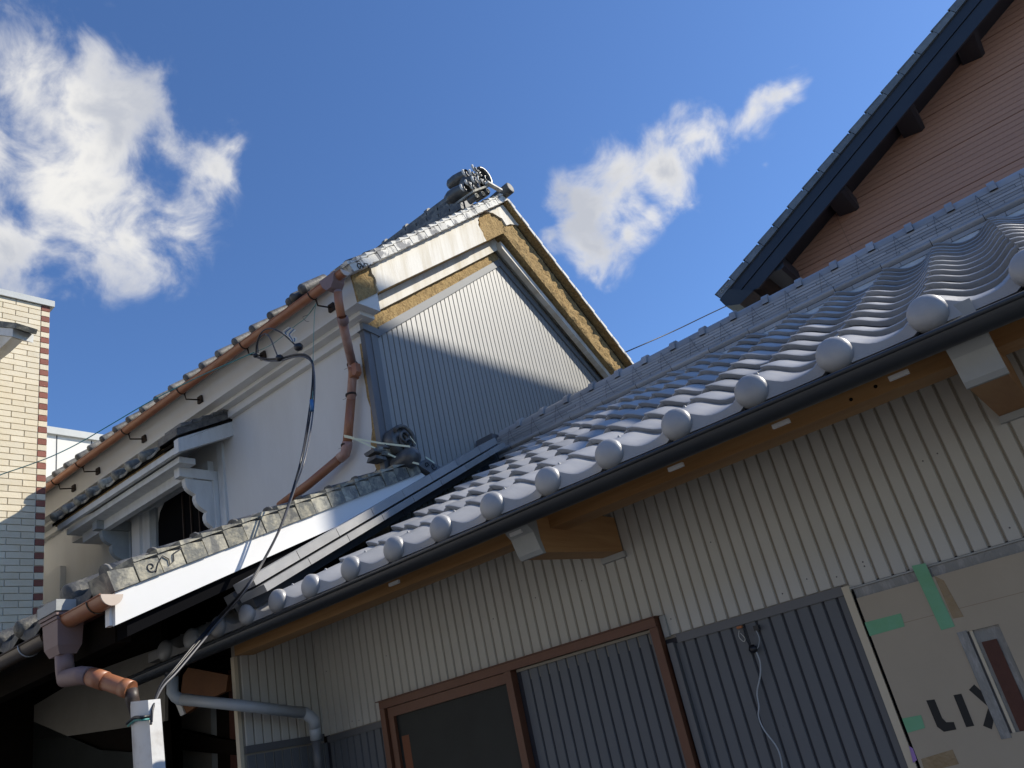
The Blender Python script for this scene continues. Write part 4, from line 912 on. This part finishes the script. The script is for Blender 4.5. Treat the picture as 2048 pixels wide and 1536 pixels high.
# ------------------------------------------------------------------ cables
bd = thing('service_cable', 'bundle of black service cables looping from the storehouse gutter down past the lean-to', 'cable', tuple(ony(600, 900, 2.9)))
def cyp(pts): return [ony(a, b, y) for a, b, y in pts]
main = [(508, 712, 3.12), (530, 719, 3.10), (560, 718, 3.08), (590, 711, 3.06), (612, 712, 3.05), (626, 728, 3.04), (627, 775, 3.02), (619, 840, 2.98), (606, 910, 2.92), (590, 965, 2.86), (562, 1050, 2.72), (528, 1120, 2.58), (490, 1180, 2.45), (440, 1235, 2.28), (398, 1283, 2.12), (350, 1340, 1.97), (322, 1372, 1.88), (306, 1412, 1.80), (303, 1446, 1.78)]
def fixy(a, b, y):
    return min(y, onx(a, b, -3.17).y) if 880 < b < 1200 else y
main = [(a, b, fixy(a, b, y)) for a, b, y in main]
for i, (dx, dy, dY) in enumerate(((0, 0, 0), (4.0, 3, -.012), (-2.5, -2, -.01))):
    m2 = [(a+dx*(.5+.8*math.sin(k*.9+i)), b+dy, y+dY) for k, (a, b, y) in enumerate(main)]
    path(cyp(m2), .0048, cable_k if i != 1 else mat('grey_sheathed_cable', (.10, .10, .11), .45), bd)
path(cyp([(512, 712, 3.10), (514, 685, 3.08), (524, 664, 3.07), (540, 657, 3.06), (562, 665, 3.05), (580, 680, 3.05), (592, 692, 3.05)]), .005, cable_k, bd)
path(cyp([(516, 706, 3.10), (516, 682, 3.09), (528, 668, 3.09), (540, 676, 3.09), (550, 700, 3.09), (556, 714, 3.08)]), .0045, mat('grey_sheathed_cable', (.10, .10, .11), .3), bd)
for x, y, s_ in ((597, 694, .030), (559, 716, .026), (511, 711, .018)):
    part('taped_connector', MB().lathe([(-s_, .003), (-s_*.6, s_*.8), (0, s_*.95), (s_*.6, s_*.8), (s_, .004)], ony(x, y, 3.06), (1, .2, -.5), 8), cable_k, bd)
for i in range(5):
    o_ = i*4
    path(cyp([(585+i*1.5, 683, 3.05), (576+o_, 672+i, 3.05), (566+o_, 664+i*2, 3.04), (578+o_*.8, 655+i*1.2, 3.04)]), .0035, cable_b if i % 2 else cable_w, bd, 'terminal_wire', sub=4)
part('cable_binding', MB().tube([ony(623, 800, 2.985), ony(624, 822, 2.98)], .012, 8), cable_b, bd)
tl = thing('teal_line', 'thin teal and brown service wire rising from the left edge to the storehouse gutter', 'wire', tuple(ony(300, 800, 2.7)))
path(cyp([(-60, 975, 2.0), (0, 950, 2.15), (52, 932, 2.25), (105, 912, 2.35), (160, 885, 2.48), (220, 850, 2.60), (300, 803, 2.75), (380, 762, 2.9), (450, 730, 3.02), (508, 705, 3.12)]), .0036, cable_t, tl, 'wire')
path(cyp([(508, 705, 3.12), (545, 688, 3.12), (590, 652, 3.12), (612, 635, 3.12), (632, 608, 3.12)]), .002, cable_t, tl, 'wire')
gs = thing('green_string', 'thin green string hanging from a gutter bracket to the black cables', 'string', tuple(ony(628, 660, 3.1)))
path(cyp([(632, 606, 3.12), (629, 630, 3.11), (627, 680, 3.08), (626, 727, 3.05), (626, 775, 3.02), (625, 800, 3.0)]), .0018, cable_t, gs, 'string')
path(cyp([(630, 612, 3.12), (618, 628, 3.12), (606, 634, 3.11), (612, 642, 3.11), (618, 643, 3.11)]), .0014, cable_k, gs, 'string')
rbn = thing('pale_ribbon', 'pale yellow plastic ribbon tied between the downpipe and the scrolled roof tile', 'ribbon', tuple(onx(750, 885, -3.4)))
def ribbon(pts, wd, nm='ribbon'):
    mb = MB(); P = [Vector(p) for p in pts]; mb.grid([[p+Vector((0, 0, -wd)) for p in P], [p+Vector((0, 0, wd)) for p in P]], False); part(nm, mb, ribbon_m, rbn)
rA = ony(688, 872, 3.455); rB = ony(702, 875, 3.45); rC = ony(708, 877, 3.44)
ribbon([rA, rB, rC], .010)
ribbon([rC, rC.lerp(onx(820, 894, -3.22), .5)+Vector((0, 0, -.004)), onx(820, 893, -3.21)], .0065)
ribbon([rC, rC.lerp(onx(840, 928, -3.20), .35)+Vector((0, 0, -.012)), rC.lerp(onx(840, 928, -3.20), .7)+Vector((0, 0, -.02)), onx(838, 928, -3.19)], .007)
ribbon([onx(820, 873, -3.22), onx(832, 888, -3.19)], .005); ribbon([onx(851, 914, -3.24), onx(869, 926, -3.26)], .006)
pwl = thing('overhead_wire', 'thin overhead wire between the storehouse verge and the red house eave', 'wire', (-2.5, 8.0, 4.0))
path([onx(1180, 735, -3.6), ony(1268, 697, 7.2), ony(1350, 661, 7.8), ony(1440, 618, 8.4), ony(1600, 545, 9.6)], .006, cable_k, pwl, 'wire')

# ------------------------------------------------------------------ BRICK BUILDING (left)
BA = R(-3.5)
bb = thing('brick_building', 'cream brick-clad building at the left edge with red-and-cream striped corner', 'building', (-6.62, 2.92, GZ))
bb.rotation_euler = (0, 0, BA)
by = Vector((-math.sin(BA), math.cos(BA), 0)); bx = Vector((math.cos(BA), math.sin(BA), 0)); bo = Vector((-6.62, 2.92, 0))
def bloc(x, y): # ray to brick plane -> local (y, z)
    d = px(x, y); t_ = bo.dot(bx)/d.dot(bx); p = d*t_; return (p-bo).dot(by), p.z
def bpart(n_, me, m_, loc, par=None):
    o = bpy.data.objects.new(n_, me); C.objects.link(o)
    if not me.materials: me.materials.append(m_)
    o.parent = par or bb; o.location = (loc[0], loc[1], loc[2]-(GZ if par is None else 0)); return o
ztop = bloc(107, 616)[1]
bw = bpart('wall', MB().box(-3, -.012, -6, 0, 0, ztop-GZ-.0).mesh('wall'), mortar_m, (0, 0, GZ))
bpart('coping', MB().box(-3, .02, -6, .03, 0, .06).mesh('coping'), concrete, (0, 0, ztop+.002))
g1, g2 = bloc(88, 641.6)[1], bloc(88, 727.6)[1]; CH = (g1-g2)/8
q1_, q0_ = bloc(87.7, 700)[0], bloc(106, 700)[0]; QW = q0_-q1_; BLn = abs(bloc(10, 700)[0]-bloc(63, 700)[0])
def slab(L, nm='brick'): return MB().box(-.0115, 0, -L+.004, -.004, .0035, CH-.0035).mesh(nm)
full = slab(BLn); quo = slab(QW); hlf = slab(BLn*.5); quoR = slab(QW)
z = ztop-CH*1.0; k = 0
while z > -.3 and k < 66:
    red = (k % 2 == 0)
    bpart('quoin_brick', quoR if red else quo, brick_r if red else brick_c, (0, 0, z))
    y = -QW; first = True
    sh = (k % 2)
    lim = -6.0 if False else bloc(-70, 900)[0]
    while y > lim:
        if first and sh: bpart('brick', hlf, brick_c, (0, y, z)); y -= BLn*.5
        else: bpart('brick', full, brick_c, (0, y, z)); y -= BLn
        first = False
    z -= CH; k += 1
for gi in range(1, 8):
    pass
# small eave corner poking in at the left edge
pr0 = thing('porch_eave', 'weathered corner of a small eave poking in at the left edge', 'eave', tuple(ony(0, 660, 2.2)))
def epr(pts, y0, y1, nm, m_):
    mb = MB(); n = len(pts); a = [ony(x, y, y0) for x, y in pts]; b = [p+Vector((-.02, y1-y0, 0)) for p in a]
    mb.v += [tuple(p) for p in a+b]; mb.f += [tuple(range(n)), tuple(reversed(range(n, 2*n)))]+[(i, n+i, n+(i+1) % n, (i+1) % n) for i in range(n)]; mb.sm += [False]*(n+2); part(nm, mb, m_, pr0)
epr([(-60, 634), (34, 646), (31, 656), (-60, 648)], 2.2, 2.35, 'roof_edge', worn_tile)
epr([(-60, 650), (26, 657), (25, 673), (-60, 662)], 2.21, 2.36, 'fascia_board', white_w)
epr([(-60, 664), (24, 674), (0, 697), (-60, 745)], 2.22, 2.30, 'soffit_board', plaster_w)

# ------------------------------------------------------------------ WHITE BUILDING behind the storehouse, left
wb = thing('white_building', 'plain white building with a pale coping behind the left end of the storehouse', 'building', (-12, 6, GZ))
wz = onx(107, 870, -9.6).z
part('wall', B(-14, -9.6, 2.0, 12, GZ, wz), white_wall, wb); part('coping', B(-14, -9.56, 1.96, 12.04, wz+.001, wz+.09), concrete, wb)
part('panel_joint', B(-9.6, -9.597, onx(112, 900, -9.6).y, onx(112, 900, -9.6).y+.012, GZ, wz), groove_m, wb); part('panel_joint', B(-9.6, -9.597, onx(182, 900, -9.6).y, onx(182, 900, -9.6).y+.012, GZ, wz), groove_m, wb)

# ------------------------------------------------------------------ RED HOUSE (terracotta gable, right)
rh = thing('red_house', 'taller terracotta-clad house with a blue-black bargeboard rising at the right behind the silver ridge', 'house', (1.5, 11, GZ))
YQ = 8.75; YV = 8.15
t0 = ony(1433, 590, YV); t1 = ony(1916.8, 0, YV); AQ = math.atan2(t1.z-t0.z, t1.x-t0.x)
def rk(s_, w_): return (t0.x+s_*math.cos(AQ)-w_*math.sin(AQ), t0.z+s_*math.sin(AQ)+w_*math.cos(AQ))
# barge widths from the photo
def perp(x, y):
    p = ony(x, y, YV); return (p.x-t0.x)*-math.sin(AQ)+(p.z-t0.z)*math.cos(AQ), (p.x-t0.x)*math.cos(AQ)+(p.z-t0.z)*math.sin(AQ)
LQ = 6.2
wb_lo = perp(1641, 423)[0]
body = MB(); xr = rk(LQ, 0)[0]; 
xl = onx(0, 0, -1).x
pw0 = ony(1580, 560, YQ).x
def zr(x): return t0.z+(x-t0.x)*math.tan(AQ)-.16/math.cos(AQ)
XR2 = 2*xr-pw0
body.prism([(pw0, GZ), (XR2, GZ), (XR2, zr(pw0)), (xr, zr(xr)), (pw0, zr(pw0))], YQ+.012, YQ+8, 'y')
rw = part('wall', body, terra_g, rh)
G1 = ony(2048, 314, YQ).z; G0 = ony(2048, 219, YQ).z; PH = (G0-G1); cs_ = PH/8
zz = G1-PH*3; i = 0
while zz < zr(xr)-.05 and zz < 7.6:
    z0, z1 = zz+(.008 if i % 8 == 0 else .0022), zz+cs_-.0018
    x0 = max(pw0, t0.x+(z1+.16/math.cos(AQ)-t0.z)/math.tan(AQ)); x0b = max(pw0, t0.x+(z0+.16/math.cos(AQ)-t0.z)/math.tan(AQ))
    x1 = min(3.2, XR2)
    mb = MB(); mb.prism([(x0b, z0), (x1, z0), (x1, z1), (x0, z1)], YQ+.0, YQ+.0115, 'y'); part('siding_course', mb, terra, rw); zz += cs_; i += 1
rr = part('roof', MB().prism([rk(0, -.06), rk(LQ, -.06), rk(LQ, -.09), rk(0, -.09)], YV+.02, YQ+8.5, 'y'), barge_k, rh)
part('roof_slope', MB().prism([(rk(LQ, 0)[0], rk(LQ, 0)[1]-.1), (2*rk(LQ, 0)[0]-rk(0, 0)[0], rk(0, 0)[1]-.1), (2*rk(LQ, 0)[0]-rk(0, 0)[0], rk(0, 0)[1]), (rk(LQ, 0)[0], rk(LQ, 0)[1])], YV, YQ+8.5, 'y'), grey_t, rh)
part('roof_covering', MB().prism([rk(.02, -.02), rk(LQ, -.02), rk(LQ, -.058), rk(.02, -.058)], YV+.12, YQ+8.5, 'y'), grey_t, rr)
d_lo = wb_lo
part('soffit', MB().prism([rk(.1, -.16), rk(LQ, -.16), rk(LQ, -.15), rk(.1, -.15)], YV+.03, YQ+.2, 'y'), barge_k, rr)
part('bargeboard', MB().prism([rk(.12, -.185), rk(LQ, -.185), rk(LQ, -.085), rk(.04, -.085)], YV+.015, YV+.05, 'y'), barge_k, rr)
part('bargeboard', MB().prism([rk(.34, d_lo), rk(LQ, d_lo), rk(LQ, -.190), rk(.10, -.190)], YV+.03, YV+.065, 'y'), barge_k, rr)
ns = 26; sq = .238
for i in range(ns):
    s_ = i*sq
    p = [rk(s_+.003, -.072), rk(s_+sq-.003, -.072), rk(s_+sq-.003, -.016), rk(s_+sq*.62, .004), rk(s_+.003, .014)]
    part('verge_tile', MB().prism(p, YV-.01-.004*(i % 2), YV+.12, 'y'), grey_t, rr)
    p = [rk(s_-.01, .015), rk(s_+sq*.9, .004), rk(s_+sq*.9, -.006), rk(s_-.01, .003)]
    part('verge_tile_top', MB().prism(p, YV-.015, YV+.14, 'y'), grey_t, rr)
eg = MB(); eg.prism([rk(-.02, -.08), rk(.14, -.09), rk(.28, d_lo), rk(.08, d_lo+.02), rk(-.03, -.19)], YV-.02, YQ+8.5, 'y'); part('eaves_gutter', eg, blackg, rr)
eg = MB(); p0 = rk(.07, -.035); eg.tube(spiral(p0, .024, 1.2, lambda a, b: (a, YV-.018, b)), .004, 5); p0 = rk(.15, -.035); eg.tube(spiral(p0, .022, 1.1, lambda a, b: (a, YV-.018, b), 22, -1), .004, 5); part('scroll_relief', eg, chalk, rr)
for (x, y) in ((1945, 80), (1823, 232), (1690, 395), (1572, 545)):
    c_ = ony(x, y, YQ-.28); part('purlin_end', MB().prism([(c_.x-.16, c_.z-.03), (c_.x+.02, c_.z-.06), (c_.x+.06, c_.z-.04), (c_.x+.07, c_.z+.08), (c_.x+.03, c_.z+.2), (c_.x-.16, c_.z+.2)], YV+.07, YQ+.02, 'y'), barge_k, rh)
part('vertical_joint', B(ony(1706, 504, YQ).x-.003, ony(1706, 504, YQ).x+.003, YQ-.0015, YQ-.0005, 2, ony(1700, 410, YQ).z), terra_g, rw)

# ------------------------------------------------------------------ unseen house added off to the right, skewed to shade the lower gable
nb = thing('gable_shade_caster', 'tall plain unseen house added beyond the right edge to shade the storehouse gable', 'house', (6.5, 12, GZ))
fp = [(4.0, 11.0), (7.0, 14.45), (7.0, 19.0), (4.0, 15.6)]
part('wall', MB().prism(fp, GZ, 11.7, 'z'), white_wall, nb)
part('roof', MB().prism([(3.97, 10.97), (7.05, 14.5), (7.05, 19.1), (3.97, 15.7)], 11.701, 11.9, 'z'), grey_t, nb)
# row of houses across the street, behind the camera, as any street has
ob = thing('opposite_house', 'plain dull house across the street, behind the viewer', 'house', (0, -8, GZ))
part('wall', B(-14, 9, -13, -7.0, GZ, 3.4), mat('opposite_plaster', (.38, .375, .37), .9), ob); part('roof', MB().prism([(-13.5, 3.35), (-6.4, 3.35), (-10, 5.2)], -14.3, 9.3, 'x'), old_tile, ob)
